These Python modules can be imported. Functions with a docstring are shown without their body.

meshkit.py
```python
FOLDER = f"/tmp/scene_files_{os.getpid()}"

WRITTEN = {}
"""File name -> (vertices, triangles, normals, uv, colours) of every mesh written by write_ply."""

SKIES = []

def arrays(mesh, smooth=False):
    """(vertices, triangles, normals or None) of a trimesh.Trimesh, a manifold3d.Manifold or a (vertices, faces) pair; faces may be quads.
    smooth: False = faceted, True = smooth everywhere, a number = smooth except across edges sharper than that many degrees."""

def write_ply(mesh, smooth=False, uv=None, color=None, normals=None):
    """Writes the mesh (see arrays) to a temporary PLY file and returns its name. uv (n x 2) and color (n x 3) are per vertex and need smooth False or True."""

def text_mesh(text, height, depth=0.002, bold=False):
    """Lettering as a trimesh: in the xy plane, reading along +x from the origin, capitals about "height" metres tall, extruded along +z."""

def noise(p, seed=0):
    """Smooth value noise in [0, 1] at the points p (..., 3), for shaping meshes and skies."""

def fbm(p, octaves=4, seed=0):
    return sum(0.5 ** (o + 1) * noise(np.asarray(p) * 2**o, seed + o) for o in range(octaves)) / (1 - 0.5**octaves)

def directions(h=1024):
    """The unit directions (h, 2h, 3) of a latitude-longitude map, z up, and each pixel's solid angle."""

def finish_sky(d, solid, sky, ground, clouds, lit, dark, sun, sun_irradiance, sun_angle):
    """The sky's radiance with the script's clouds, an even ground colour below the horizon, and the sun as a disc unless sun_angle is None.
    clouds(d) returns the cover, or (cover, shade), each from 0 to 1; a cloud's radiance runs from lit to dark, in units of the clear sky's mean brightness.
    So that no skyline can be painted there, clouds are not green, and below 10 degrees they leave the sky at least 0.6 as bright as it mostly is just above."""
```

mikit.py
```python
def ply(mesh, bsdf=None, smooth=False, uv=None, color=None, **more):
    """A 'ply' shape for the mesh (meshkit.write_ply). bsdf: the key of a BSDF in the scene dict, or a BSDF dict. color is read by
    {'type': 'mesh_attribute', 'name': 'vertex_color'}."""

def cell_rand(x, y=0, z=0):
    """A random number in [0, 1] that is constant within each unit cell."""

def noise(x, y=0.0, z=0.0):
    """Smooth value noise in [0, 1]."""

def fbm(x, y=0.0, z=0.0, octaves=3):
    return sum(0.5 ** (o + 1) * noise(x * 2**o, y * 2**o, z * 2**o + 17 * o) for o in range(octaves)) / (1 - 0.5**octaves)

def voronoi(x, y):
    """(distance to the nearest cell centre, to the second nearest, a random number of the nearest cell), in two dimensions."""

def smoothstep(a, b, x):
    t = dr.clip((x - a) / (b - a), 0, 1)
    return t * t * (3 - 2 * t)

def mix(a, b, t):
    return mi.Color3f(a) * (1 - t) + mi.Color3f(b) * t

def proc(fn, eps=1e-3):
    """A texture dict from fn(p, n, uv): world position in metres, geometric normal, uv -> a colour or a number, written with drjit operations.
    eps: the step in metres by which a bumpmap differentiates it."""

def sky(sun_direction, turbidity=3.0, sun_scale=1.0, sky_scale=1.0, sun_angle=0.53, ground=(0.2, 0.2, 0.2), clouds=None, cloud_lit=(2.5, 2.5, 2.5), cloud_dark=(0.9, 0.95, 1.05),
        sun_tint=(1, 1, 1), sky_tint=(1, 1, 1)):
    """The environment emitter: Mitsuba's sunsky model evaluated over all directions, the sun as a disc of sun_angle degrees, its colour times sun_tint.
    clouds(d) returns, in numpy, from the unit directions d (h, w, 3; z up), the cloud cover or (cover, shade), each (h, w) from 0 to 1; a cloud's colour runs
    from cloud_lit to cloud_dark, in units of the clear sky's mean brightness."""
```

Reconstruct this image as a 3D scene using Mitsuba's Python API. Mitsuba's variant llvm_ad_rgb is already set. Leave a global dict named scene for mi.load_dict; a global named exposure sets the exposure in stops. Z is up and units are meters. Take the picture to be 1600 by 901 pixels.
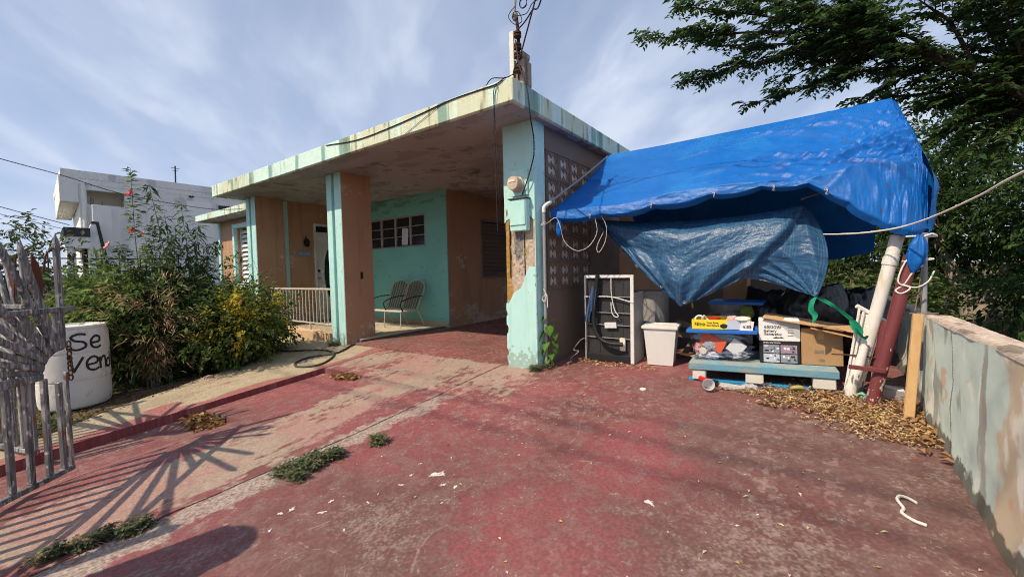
import math, numpy as np, trimesh, mitsuba as mi, mikit, meshkit, drjit as dr
import shapely.geometry as sg, shapely.affinity as sa
from shapely.ops import unary_union
from mikit import noise, fbm, smoothstep, mix, cell_rand, voronoi, proc

scene, labels = {'type': 'scene'}, {}
T = mi.ScalarTransform4f

# ------------------------------------------------------------------ camera, sky, sun, exposure
F_PX, CAM = 643.35, np.array([0.0, 0.0, 1.05])
R_CAM = np.array([[0.809, 0.007, -0.588], [0.588, -0.047, 0.808], [-0.022, -0.999, -0.042]])   # rows: world axes; columns: right, down, forward
_fw, _up = R_CAM[:, 2], -R_CAM[:, 1]
scene['camera'] = {'type': 'perspective', 'fov': math.degrees(2 * math.atan(800 / F_PX)), 'fov_axis': 'x', 'near_clip': 0.02, 'far_clip': 600.0,
                   'to_world': T().look_at(origin=CAM.tolist(), target=(CAM + _fw).tolist(), up=_up.tolist())}
SUN = np.array([-0.235, -0.63, 0.74])


def clouds(d):
    z = np.maximum(d[..., 2], 0.03)
    p = np.stack([d[..., 0] / (z + 0.25), d[..., 1] / (z + 0.25), z * 0], -1)
    c, s = math.cos(0.7), math.sin(0.7)
    q = np.stack([(p[..., 0] * c - p[..., 1] * s) * 1.0, (p[..., 0] * s + p[..., 1] * c) * 2.1, p[..., 2]], -1)
    w = meshkit.fbm(q * 1.3 + 7, 5, 3)
    wisp = np.clip((meshkit.fbm(q * 3.4 + 1.7 * w[..., None], 6, 9) - 0.36) / 0.34, 0, 1)
    cover = np.clip((w - 0.30) / 0.36, 0, 1) * (0.35 + 0.65 * wisp)
    cover = 0.42 + 0.40 * cover + 0.12 * np.exp(-np.maximum(d[..., 2], 0) / 0.12)
    return np.clip(cover, 0, 0.93), 0.62 * (1 - wisp) * (1 - 0.5 * np.clip((w - 0.3) / 0.36, 0, 1))


scene['sky'] = mikit.sky(SUN.tolist(), turbidity=3, sky_scale=1.2, sun_scale=1.05, clouds=clouds, cloud_lit=(2.45, 2.66, 3.08), cloud_dark=(1.6, 1.95, 2.6), sky_tint=(1.02, 0.98, 1.04), ground=(0.16, 0.13, 0.11))
exposure = 1.62

# ------------------------------------------------------------------ helpers
rng = np.random.default_rng(11)


def C3(*c):
    return {'type': 'rgb', 'value': [float(v) for v in c]}


def mat(name, col, rough=0.7, spec=0.3, bump=None, bscale=1.0, **kw):
    b = {'type': 'principled', 'base_color': col if isinstance(col, dict) else C3(*col), 'roughness': rough, 'specular': spec, **kw}
    if bump is not None:
        b = {'type': 'bumpmap', 'arbitrary': bump, 'scale': bscale, 'nested': b}
    scene[name] = {'type': 'twosided', 'nested': b}
    return name


def pm(name, fn, rough=0.75, spec=0.25, bump=None, bscale=1.0, **kw):
    return mat(name, proc(fn), rough, spec, None if bump is None else proc(bump), bscale, **kw)


def uniq(k):
    if k not in scene and k not in labels and k not in _used:
        _used.add(k)
        return k
    i = 1
    while f'{k}_{i:03d}' in scene or f'{k}_{i:03d}' in labels or f'{k}_{i:03d}' in _used:
        i += 1
    _used.add(f'{k}_{i:03d}')
    return f'{k}_{i:03d}'


_used = set()


def lab(key, label=None, cat=None, group=None, kind=None):
    e = labels.setdefault(key, {})
    for a, b in (('label', label), ('category', cat), ('group', group), ('kind', kind)):
        if b:
            e[a] = b


def thing(name, label, cat, group=None):
    k = uniq(name)
    lab(k, label, cat, group)
    return k


def obj(name, mesh, m, parent=None, smooth=False, label=None, cat=None, group=None, kind=None, **kw):
    k = uniq((parent + '__' if parent else '') + name)
    if isinstance(mesh, dict):
        scene[k] = dict(mesh)
        scene[k]['bsdf'] = {'type': 'ref', 'id': m}
    else:
        scene[k] = mikit.ply(mesh, m, smooth, **kw)
    if label or kind or group:
        lab(k, label, cat, group, kind)
    return k


def TM(v, f):
    return trimesh.Trimesh(np.asarray(v, float), np.asarray(f, int), process=False)


def cat(*ms):
    ms = [m for a in ms for m in (a if isinstance(a, (list, tuple)) else [a])]
    return trimesh.util.concatenate(ms)


def box(x0, x1, y0, y1, z0, z1, b=0.004):
    c = np.array([(x0 + x1) / 2, (y0 + y1) / 2, (z0 + z1) / 2])
    h = np.abs(np.array([x1 - x0, y1 - y0, z1 - z0])) / 2
    b = min(b, h.min() * 0.45)
    if b <= 0:
        m = trimesh.creation.box(2 * h)
        m.apply_translation(c)
        return m
    pts = []
    for sx in (-1, 1):
        for sy in (-1, 1):
            for sz in (-1, 1):
                s = np.array([sx, sy, sz])
                for k in range(3):
                    q = h - b
                    q[k] = h[k]
                    pts.append(c + s * q)
    return trimesh.convex.convex_hull(np.array(pts))


def rot(m, ang, axis=(0, 0, 1), at=(0, 0, 0)):
    m = m.copy()
    m.apply_transform(trimesh.transformations.rotation_matrix(math.radians(ang), axis, at))
    return m


def tube(pts, r, n=8, closed=True):
    pts = np.asarray(pts, float)
    r = np.broadcast_to(np.asarray(r, float), (len(pts),))
    t = np.gradient(pts, axis=0)
    t /= np.maximum(np.linalg.norm(t, axis=1, keepdims=True), 1e-9)
    u = np.cross(t[0], [0.31, 0.2, 0.93])
    if np.linalg.norm(u) < 1e-3:
        u = np.cross(t[0], [1, 0, 0])
    a = np.linspace(0, 2 * math.pi, n, endpoint=False)
    V = []
    for i in range(len(pts)):
        u = u - t[i] * (u @ t[i])
        u /= np.linalg.norm(u)
        w = np.cross(t[i], u)
        V.append(pts[i] + r[i] * (np.cos(a)[:, None] * u + np.sin(a)[:, None] * w))
    V = np.concatenate(V)
    F = []
    for i in range(len(pts) - 1):
        for j in range(n):
            k = (j + 1) % n
            p, q, s, o = i * n + j, i * n + k, (i + 1) * n + k, (i + 1) * n + j
            F += [(p, q, s), (p, s, o)]
    if closed:
        c0, c1 = len(V), len(V) + 1
        V = np.vstack([V, pts[0], pts[-1]])
        e = (len(pts) - 1) * n
        for j in range(n):
            k = (j + 1) % n
            F += [(c0, k, j), (c1, e + j, e + k)]
    return TM(V, F)


def smoothline(pts, n=8):
    """Catmull-Rom through the points."""
    P = np.asarray(pts, float)
    P = np.vstack([2 * P[0] - P[1], P, 2 * P[-1] - P[-2]])
    out = []
    for i in range(1, len(P) - 2):
        for t in np.linspace(0, 1, n, endpoint=False):
            a, b, c, d = P[i - 1:i + 3]
            out.append(0.5 * (2 * b + (c - a) * t + (2 * a - 5 * b + 4 * c - d) * t * t + (3 * b - a - 3 * c + d) * t ** 3))
    out.append(P[-2])
    return np.array(out)


def bar(a, b, w, d, ref=(0, 0, 1), bev=0.002):
    """A square bar from a to b, w wide along ref x dir, d thick."""
    a, b = np.asarray(a, float), np.asarray(b, float)
    L = np.linalg.norm(b - a)
    z = (b - a) / L
    x = np.cross(np.asarray(ref, float), z)
    if np.linalg.norm(x) < 1e-3:
        x = np.cross([1, 0, 0], z)
    x /= np.linalg.norm(x)
    y = np.cross(z, x)
    m = box(-w / 2, w / 2, -d / 2, d / 2, 0, L, bev)
    M = np.eye(4)
    M[:3, 0], M[:3, 1], M[:3, 2], M[:3, 3] = x, y, z, a
    m.apply_transform(M)
    return m


def lathe(prof, n=32, at=(0, 0, 0)):
    m = trimesh.creation.revolve(np.asarray(prof, float), sections=n)
    m.apply_translation(at)
    return m


def prism(poly, depth):
    gs = getattr(poly, 'geoms', [poly])
    return cat([trimesh.creation.extrude_polygon(g, depth, engine='earcut') for g in gs if g.area > 1e-9])


def stand(m, x=0, y=0, z=0):
    """A mesh of the xy plane set upright facing -Y: x stays, y becomes z."""
    m = m.copy()
    M = np.array([[1, 0, 0, x], [0, 0, -1, y], [0, 1, 0, z], [0, 0, 0, 1.0]])
    m.apply_transform(M)
    return m


def stand_x(m, x=0, y=0, z=0):
    """Upright facing +X: local x runs along +Y, y becomes z."""
    m = m.copy()
    M = np.array([[0, 0, 1, x], [1, 0, 0, y], [0, 1, 0, z], [0, 0, 0, 1.0]])
    m.apply_transform(M)
    return m


def grid(fn, nu, nv):
    """fn(u, v) -> (n, 3) over the unit square; quads."""
    u, v = np.meshgrid(np.linspace(0, 1, nu), np.linspace(0, 1, nv), indexing='ij')
    V = fn(u.ravel(), v.ravel())
    i = np.arange(nu * nv).reshape(nu, nv)
    a, b, c, d = i[:-1, :-1].ravel(), i[1:, :-1].ravel(), i[1:, 1:].ravel(), i[:-1, 1:].ravel()
    return TM(V, np.vstack([np.c_[a, b, c], np.c_[a, c, d]])), u.ravel(), v.ravel()


def lump(c, r, seed, amp=0.25, sub=3, freq=2.2):
    m = trimesh.creation.icosphere(sub)
    v = np.array(m.vertices)
    k = 1 + amp * 2 * (meshkit.fbm(v * freq + seed * 3.1, 3, seed) - 0.5)
    m.vertices = v * k[:, None] * np.asarray(r) + np.asarray(c)
    return m


def leaves(P, D, N, L, W, cols, fold=0.25):
    """n leaves: base P, direction D, normal N, length L, width W, colour cols -> (mesh, vertex colours)."""
    n = len(P)
    D = D / np.maximum(np.linalg.norm(D, axis=1, keepdims=True), 1e-9)
    S = np.cross(D, N)
    S /= np.maximum(np.linalg.norm(S, axis=1, keepdims=True), 1e-9)
    N = np.cross(S, D)
    L, W = np.broadcast_to(L, (n,))[:, None], np.broadcast_to(W, (n,))[:, None]
    mid = P + D * L * 0.45
    V = np.stack([P, mid + S * W / 2 + N * W * fold, mid - N * W * 0.02, mid - S * W / 2 + N * W * fold, P + D * L - N * L * 0.12], 1).reshape(-1, 3)
    o = (np.arange(n) * 5)[:, None]
    F = np.concatenate([o + f for f in ([0, 2, 1], [0, 3, 2], [1, 2, 4], [2, 3, 4])])
    return TM(V, F), np.repeat(cols, 5, axis=0)


def pick(pal, n, r, var=0.25):
    pal = np.asarray(pal, float)
    c = pal[r.integers(0, len(pal), n)]
    return np.clip(c * (1 + var * (r.random((n, 1)) - 0.5) * 2), 0.004, 1)


def unit(v):
    v = np.asarray(v, float)
    return v / np.maximum(np.linalg.norm(v, axis=-1, keepdims=True), 1e-9)


up_ = lambda m, z: (m.apply_translation((0, 0, z)), m)[1]


def text(s, h, depth=0.001, bold=True):
    m = meshkit.text_mesh(s, h, depth, bold)
    return m


# ground height: rises towards the house, level under the roof
def G(x, y):
    x, y = np.asarray(x, float), np.asarray(y, float)
    ylim = np.where(x > -2.36, 4.6, 3.64)
    g = 0.086 * (np.clip(y, -4.0, ylim) - 3.63) + 0.01 * (np.clip(x, -7, 1) + 2.5)
    return g


# ------------------------------------------------------------------ materials
def f_red(p, n, uv):
    x, y = p.x, p.y
    big, mid = fbm(x * 0.8 + 3.1, y * 0.8, 0, 4), fbm(x * 3.1, y * 3.1, 5, 4)
    fine, grit = fbm(x * 17, y * 17, 2, 4), noise(x * 95, y * 95, 1)
    c = mix((0.135, 0.048, 0.046), (0.19, 0.060, 0.060), smoothstep(0.3, 0.7, mid))
    c = mix(c, (0.265, 0.060, 0.074), smoothstep(0.44, 0.70, big * 0.78 + fine * 0.10 + mid * 0.12) * 0.6)
    pa = dr.sqrt(dr.square((x + 0.95) / 0.55) + dr.square((y - 1.45) / 0.50)) * 0.55 + mid * 0.5 + fine * 0.25
    pb = dr.sqrt(dr.square((x + 0.85) / 0.35) + dr.square((y - 2.45) / 0.55)) * 0.55 + mid * 0.5 + fine * 0.25
    c = mix(c, (0.265, 0.062, 0.074), dr.maximum(1 - smoothstep(0.50, 1.05, pa), 1 - smoothstep(0.50, 1.05, pb)) * 0.75)
    dirt = (0.45 + 0.55 * smoothstep(0.6, 0.95, dr.minimum(pa, pb))) * smoothstep(0.40, 0.68, fbm(x * 0.75 + 11, y * 1.1 + 4, 3, 4) * 0.6 + fine * 0.2 + mid * 0.2 + smoothstep(-1.2, 0.5, x) * 0.10 - smoothstep(-1.0, -2.6, x) * 0.05)
    c = mix(c, (0.098, 0.066, 0.058), dirt * 0.7)
    # bare concrete where the paint has worn off: the wheel track left of the joint and patches
    band = 1 - smoothstep(0.12, 0.55, dr.abs(x + 3.40 + 0.25 * (noise(y * 0.9, 3) - 0.5)))
    near = smoothstep(2.2, 3.2, y) * (1 - smoothstep(-2.4, -1.9, x)) * smoothstep(-5.6, -5.0, x)
    zone = dr.maximum(band, near * 0.74) * (1 - smoothstep(3.62, 3.72, y + 0.05 * fine)) * smoothstep(-1.5, 0.4, y)
    stre = fbm(x * 6, y * 2.2, 8, 5)
    flake = fbm(x * 30, y * 17, 12, 3)
    w = smoothstep(0.49, 0.60, zone * 0.26 + stre * 0.32 + fine * 0.16 + flake * 0.26 + mid * 0.05) * smoothstep(0.05, 0.45, zone)
    conc = mix((0.27, 0.215, 0.165), (0.40, 0.33, 0.255), fine)
    conc = mix(conc, (0.36, 0.19, 0.17), smoothstep(0.45, 0.65, mid) * 0.6)
    c = mix(c, conc, w * 0.85)
    spot = fbm(x * 1.7 + 21, y * 1.7 + 9, 4, 4)
    w2 = 0.55 * smoothstep(0.68, 0.95, spot * 0.66 + fine * 0.20 + grit * 0.26) * (1 - zone)
    c = mix(c, (0.27, 0.235, 0.19), w2 * 0.85)
    joint = (1 - smoothstep(0.02, 0.26, dr.abs(x + 2.74 + 0.1 * (noise(y * 2.1, 9) - 0.5)))) * (1 - smoothstep(2.4, 3.2, y))
    c = mix(c, mix((0.22, 0.18, 0.15), (0.42, 0.38, 0.33), grit), smoothstep(0.45, 0.62, joint * 0.42 + fine * 0.5) * 0.8)
    pale = smoothstep(0.82, 0.90, noise(x * 85 + 5, y * 85, 6) * 0.72 + fine * 0.32)
    c = mix(c, (0.42, 0.31, 0.28), pale * 0.55)
    # hairline cracks, pale with dust
    dx, dy = x * 0.85 + 0.35 * (noise(x * 2.3, y * 2.3, 7) - 0.5), y * 0.85 + 0.35 * (noise(x * 2.3, y * 2.3, 17) - 0.5)
    d1, d2, wh = voronoi(dx, dy)
    crack = (1 - smoothstep(0.001, 0.0055, d2 - d1)) * smoothstep(0.42, 0.56, noise(x * 1.1, y * 1.1, 31))
    c = mix(c, (0.36, 0.24, 0.22), crack * 0.45 * smoothstep(0.3, 0.6, fine))
    dust = smoothstep(0.60, 0.72, fbm(x * 26, y * 26, 9, 3)) * smoothstep(0.42, 0.62, fbm(x * 1.6 + 3, y * 1.6, 6, 3))
    c = mix(c, (0.36, 0.27, 0.24), dust * 0.35)
    c = mix(c, (0.29, 0.205, 0.18), 0.10 + 0.16 * smoothstep(0.42, 0.66, fine))
    return c * (0.82 + 0.36 * grit)


def b_conc(p, n, uv):
    return fbm(p.x * 55, p.y * 55, p.z * 55, 3)


def f_walk(p, n, uv):
    x, y, z = p.x, p.y, p.z
    mid, fine, grit = fbm(x * 2.2, y * 2.2, 3, 4), fbm(x * 15, y * 15, 1, 4), noise(x * 90, y * 90, 4)
    c = mix((0.27, 0.225, 0.155), (0.385, 0.325, 0.23), fine)
    c = mix(c, (0.24, 0.20, 0.14), smoothstep(0.55, 0.68, mid) * 0.6)
    edge = smoothstep(-5.25, -4.95, x + 0.22 * (mid - 0.5)) * 0.34
    red = smoothstep(0.50, 0.60, edge + fbm(x * 4, y * 1.6, 8, 4) * 0.62 + fine * 0.14)
    c = mix(c, (0.25, 0.075, 0.08), red * 0.8)
    c = mix(c, (0.20, 0.05, 0.055), smoothstep(0.5, 0.8, n.x) * smoothstep(0.25, 0.5, fine) * 0.9)
    return c * (0.84 + 0.32 * grit)


def f_soil(p, n, uv):
    x, y = p.x, p.y
    f = fbm(x * 7, y * 7, 0, 4)
    c = mix((0.055, 0.038, 0.025), (0.13, 0.095, 0.065), f)
    c = mix(c, (0.05, 0.075, 0.02), smoothstep(0.42, 0.62, fbm(x * 1.2, y * 1.2, 2, 4)) * smoothstep(-6.6, -8.4, x))
    return c * (0.7 + 0.6 * noise(x * 60, y * 60, 2))


def f_fascia(p, n, uv):
    h = p.x + p.y
    f = fbm(p.x * 6, p.y * 6, p.z * 6, 4)
    c = mix((0.52, 0.74, 0.67), (0.64, 0.80, 0.71), f)
    drip = fbm(h * 16, p.z * 1.3, 3, 4)
    yel = smoothstep(0.54, 0.63, fbm(h * 0.75 + 4, 1, 2, 3) * 0.62 + drip * 0.42)
    c = mix(c, (0.58, 0.56, 0.36), yel * 0.7)
    dk = smoothstep(0.64, 0.72, noise(h * 7.0, p.z * 1.1, 5) * 0.7 + drip * 0.32)
    c = mix(c, (0.10, 0.26, 0.24), dk * 0.75)
    c = mix(c, (0.22, 0.23, 0.12), smoothstep(0.60, 0.78, noise(h * 21, p.z * 2.4, 9)) * yel * 0.7)
    return c


def f_aqua(p, n, uv):
    f, g2 = fbm(p.x * 5, p.y * 5, p.z * 5, 4), fbm(p.x * 30, p.y * 30, p.z * 22, 3)
    c = mix((0.38, 0.66, 0.63), (0.46, 0.72, 0.69), f)
    st = fbm((p.x + p.y) * 22, p.z * 1.4, 2, 4)
    c = mix(c, (0.28, 0.55, 0.50), smoothstep(0.57, 0.70, st) * 0.35)
    c = mix(c, (0.60, 0.62, 0.52), smoothstep(0.70, 0.78, g2 * 0.8 + f * 0.25) * 0.6)
    return mix(c, (0.20, 0.24, 0.18), smoothstep(0.56, 0.66, g2 * 0.55 + fbm(p.x * 9, p.y * 9, p.z * 5, 3) * 0.30 + 0.28 * smoothstep(0.35, 0.0, p.z)) * 0.55)


def f_ochre(p, n, uv):
    f, g2 = fbm(p.x * 3, p.y * 3, p.z * 3, 4), fbm(p.x * 25, p.y * 25, p.z * 18, 3)
    c = mix((0.39, 0.235, 0.14), (0.47, 0.29, 0.175), f)
    c = mix(c, (0.30, 0.17, 0.10), smoothstep(0.56, 0.70, fbm((p.x + p.y) * 12, p.z * 1.2, 4, 4)) * 0.4)
    return mix(c, (0.50, 0.42, 0.36), smoothstep(0.66, 0.70, f * 0.7 + g2 * 0.3 + 0.16 * smoothstep(0.7, 0.1, p.z)) * 0.8)


def f_teal(p, n, uv):
    f = fbm(p.x * 2.5, p.y * 2.5, p.z * 2.5, 4)
    c = mix((0.17, 0.46, 0.39), (0.22, 0.54, 0.46), f)
    sc = smoothstep(0.74, 0.80, fbm(p.x * 12, 3, p.z * 12, 4))
    c = mix(c, (0.10, 0.25, 0.21), sc * 0.6)
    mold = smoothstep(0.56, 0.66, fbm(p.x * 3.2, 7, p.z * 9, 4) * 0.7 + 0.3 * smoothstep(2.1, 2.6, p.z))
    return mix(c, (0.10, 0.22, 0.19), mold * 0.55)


def f_soffit(p, n, uv):
    f = fbm(p.x * 1.3, p.y * 1.3, 2, 4)
    c = mix((0.27, 0.272, 0.285), (0.35, 0.35, 0.365), f)
    st = smoothstep(0.52, 0.62, fbm(p.x * 2.1 + 5, p.y * 4, 4, 4))
    c = mix(c, (0.16, 0.152, 0.15), st * 0.4)
    return mix(c, (0.12, 0.11, 0.10), smoothstep(0.66, 0.72, fbm(p.x * 6, p.y * 6, 7, 3)) * 0.5)


def f_core(p, n, uv):
    f, g2 = fbm(p.x * 11, p.y * 11, p.z * 7, 4), fbm(p.x * 40, p.y * 40, p.z * 40, 3)
    c = mix((0.36, 0.29, 0.22), (0.54, 0.46, 0.37), g2)
    dd = dr.sqrt(dr.square((p.x + 2.545) / 0.075) + dr.square((p.z - 1.34) / 0.20))
    c = mix(c, mix((0.15, 0.15, 0.14), (0.27, 0.26, 0.24), g2), smoothstep(0.62, 0.50, dd * 0.42 + f * 0.35))
    c = mix(c, (0.30, 0.27, 0.13), smoothstep(0.56, 0.64, fbm(p.x * 9 + 5, 2, p.z * 4, 3)) * 0.6)
    och = smoothstep(0.09, 0.04, dr.abs(p.x + 2.70 + 0.10 * (f - 0.5)))
    c = mix(c, (0.34, 0.20, 0.045), och * smoothstep(0.25, 0.5, g2))
    rust = smoothstep(0.018, 0.006, dr.abs(p.x + 2.655 + 0.03 * (f - 0.5))) * smoothstep(1.1, 1.2, p.z)
    return mix(c, (0.10, 0.035, 0.012), rust) * (0.75 + 0.5 * g2)


def b_core(p, n, uv):
    return fbm(p.x * 34, p.y * 34, p.z * 30, 4)


def f_garden_wall(p, n, uv):
    y, z = p.y, p.z
    a, f = fbm(y * 1.1, z * 1.0, 3, 4), fbm(y * 9, z * 6, 5, 4)
    c = mix((0.43, 0.52, 0.47), (0.51, 0.60, 0.55), f)
    st = fbm(y * 8, z * 0.9, 2, 4)
    tan = smoothstep(0.47, 0.54, (3.00 - y) * 0.46 + a * 0.46 + f * 0.34 - z * 0.24)
    c = mix(c, mix((0.44, 0.36, 0.255), (0.53, 0.44, 0.325), f), tan * 0.95)
    wht = smoothstep(0.55, 0.60, fbm(y * 4.2 + 3, z * 2.2, 8, 5) * 0.66 + f * 0.34)
    c = mix(c, (0.64, 0.64, 0.58), wht * 0.75)
    org = smoothstep(0.72, 0.76, fbm(y * 3 + 8, z * 4, 12, 4))
    c = mix(c, (0.50, 0.29, 0.18), org * 0.6)
    dk = smoothstep(0.60, 0.70, st * 0.68 + f * 0.36)
    c = mix(c, (0.13, 0.13, 0.11), dk * 0.6)
    hb = z - 0.086 * (y - 3.63) - 0.03
    moss = fbm(y * 14, z * 14, 6, 4)
    c = mix(c, (0.075, 0.07, 0.055), smoothstep(0.50, 0.62, moss * 0.55 + 0.45 * smoothstep(0.16, 0.0, hb)) * 0.85)
    crack = (1 - smoothstep(0.002, 0.012, dr.abs(y - 3.18 - 0.12 * (fbm(z * 4, 3, 1, 3) - 0.5)))) * smoothstep(-0.2, 0.0, z)
    return mix(c, (0.07, 0.07, 0.06), crack * 0.85)


def f_cap(p, n, uv):
    f = fbm(p.x * 14, p.y * 5, 3, 4)
    c = mix((0.25, 0.20, 0.165), (0.42, 0.355, 0.295), f)
    return mix(c, (0.09, 0.075, 0.06), smoothstep(0.56, 0.7, fbm(p.x * 25, p.y * 6, 6, 3)) * 0.7) * (0.75 + 0.5 * noise(p.x * 80, p.y * 80, 1))


def b_tarp(p, n, uv):
    return fbm(p.x * 9, p.y * 9, p.z * 9, 4) + 0.35 * dr.abs(noise(p.x * 28, p.y * 28, p.z * 28) - 0.5)


def f_tarp(p, n, uv):
    f = fbm(p.x * 5, p.y * 5, p.z * 5, 4)
    c = mix((0.0015, 0.090, 0.36), (0.002, 0.125, 0.46), f)
    c = mix(c, (0.012, 0.155, 0.46), smoothstep(0.52, 0.68, fbm(p.x * 2.2 + 4, p.y * 2.2, p.z * 2.2, 4)) * 0.6)
    return mix(c, (0.05, 0.06, 0.08), smoothstep(0.70, 0.78, noise(p.x * 38, p.y * 38, p.z * 38) * 0.55 + f * 0.45) * 0.6)


def f_mesh(p, n, uv):
    u, v = uv.x * 150, uv.y * 78
    w = fbm(uv.x * 11, uv.y * 7, 3, 4)
    lx = 1 - smoothstep(0.10, 0.28, dr.abs(u - dr.floor(u) - 0.5))
    ly = 1 - smoothstep(0.10, 0.28, dr.abs(v - dr.floor(v) - 0.5))
    kx, ky = noise(dr.floor(u), v * 0.13), noise(u * 0.13, dr.floor(v), 5)
    th = dr.maximum(lx * smoothstep(0.45, 0.8, kx), ly * smoothstep(0.45, 0.8, ky))
    c = mix((0.013, 0.060, 0.145), (0.022, 0.092, 0.20), w)
    return mix(c, (0.11, 0.23, 0.36), th * 0.42)


def b_mesh(p, n, uv):
    return fbm(uv.x * 60, uv.y * 30, 1, 4) + 0.15 * noise(uv.x * 150, uv.y * 78, 3)


def f_galv(p, n, uv):
    f, g2 = fbm(p.x * 14, p.y * 14, p.z * 5, 4), noise(p.x * 75, p.y * 75, p.z * 40)
    c = mix((0.075, 0.08, 0.088), (0.20, 0.205, 0.21), f)
    fl = fbm((p.x - p.y) * 95, p.z * 11, p.x * 40, 4)
    c = mix(c, (0.40, 0.40, 0.385), smoothstep(0.44, 0.68, fl) * 0.75)
    c = mix(c, (0.56, 0.54, 0.50), smoothstep(0.66, 0.72, fbm(p.x * 48, p.y * 48, p.z * 22, 4)) * 0.8)
    c = mix(c, (0.04, 0.04, 0.042), smoothstep(0.60, 0.70, fbm((p.x - p.y) * 70 + 5, p.z * 8, 3, 3)) * 0.7)
    return mix(c, (0.17, 0.075, 0.035), smoothstep(0.70, 0.76, fbm(p.x * 9 + 3, p.y * 9, p.z * 8, 4)) * 0.8)


def f_maroon(p, n, uv):
    f, g2 = fbm(p.x * 9, p.y * 9, p.z * 7, 4), fbm(p.x * 38, p.y * 38, p.z * 22, 4)
    c = mix((0.125, 0.030, 0.034), (0.175, 0.042, 0.046), f)
    return mix(c, (0.55, 0.52, 0.48), smoothstep(0.62, 0.66, g2 * 0.8 + 0.24 * smoothstep(0.45, 0.05, p.z)) * 0.9)


def f_wht(p, n, uv):
    f, g2 = fbm(p.x * 6, p.y * 6, p.z * 6, 4), fbm(p.x * 35, p.y * 35, p.z * 14, 3)
    c = mix((0.60, 0.60, 0.57), (0.72, 0.72, 0.69), f)
    c = mix(c, (0.42, 0.39, 0.33), smoothstep(0.58, 0.72, g2 * 0.6 + f * 0.4) * 0.5)
    return c


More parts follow.
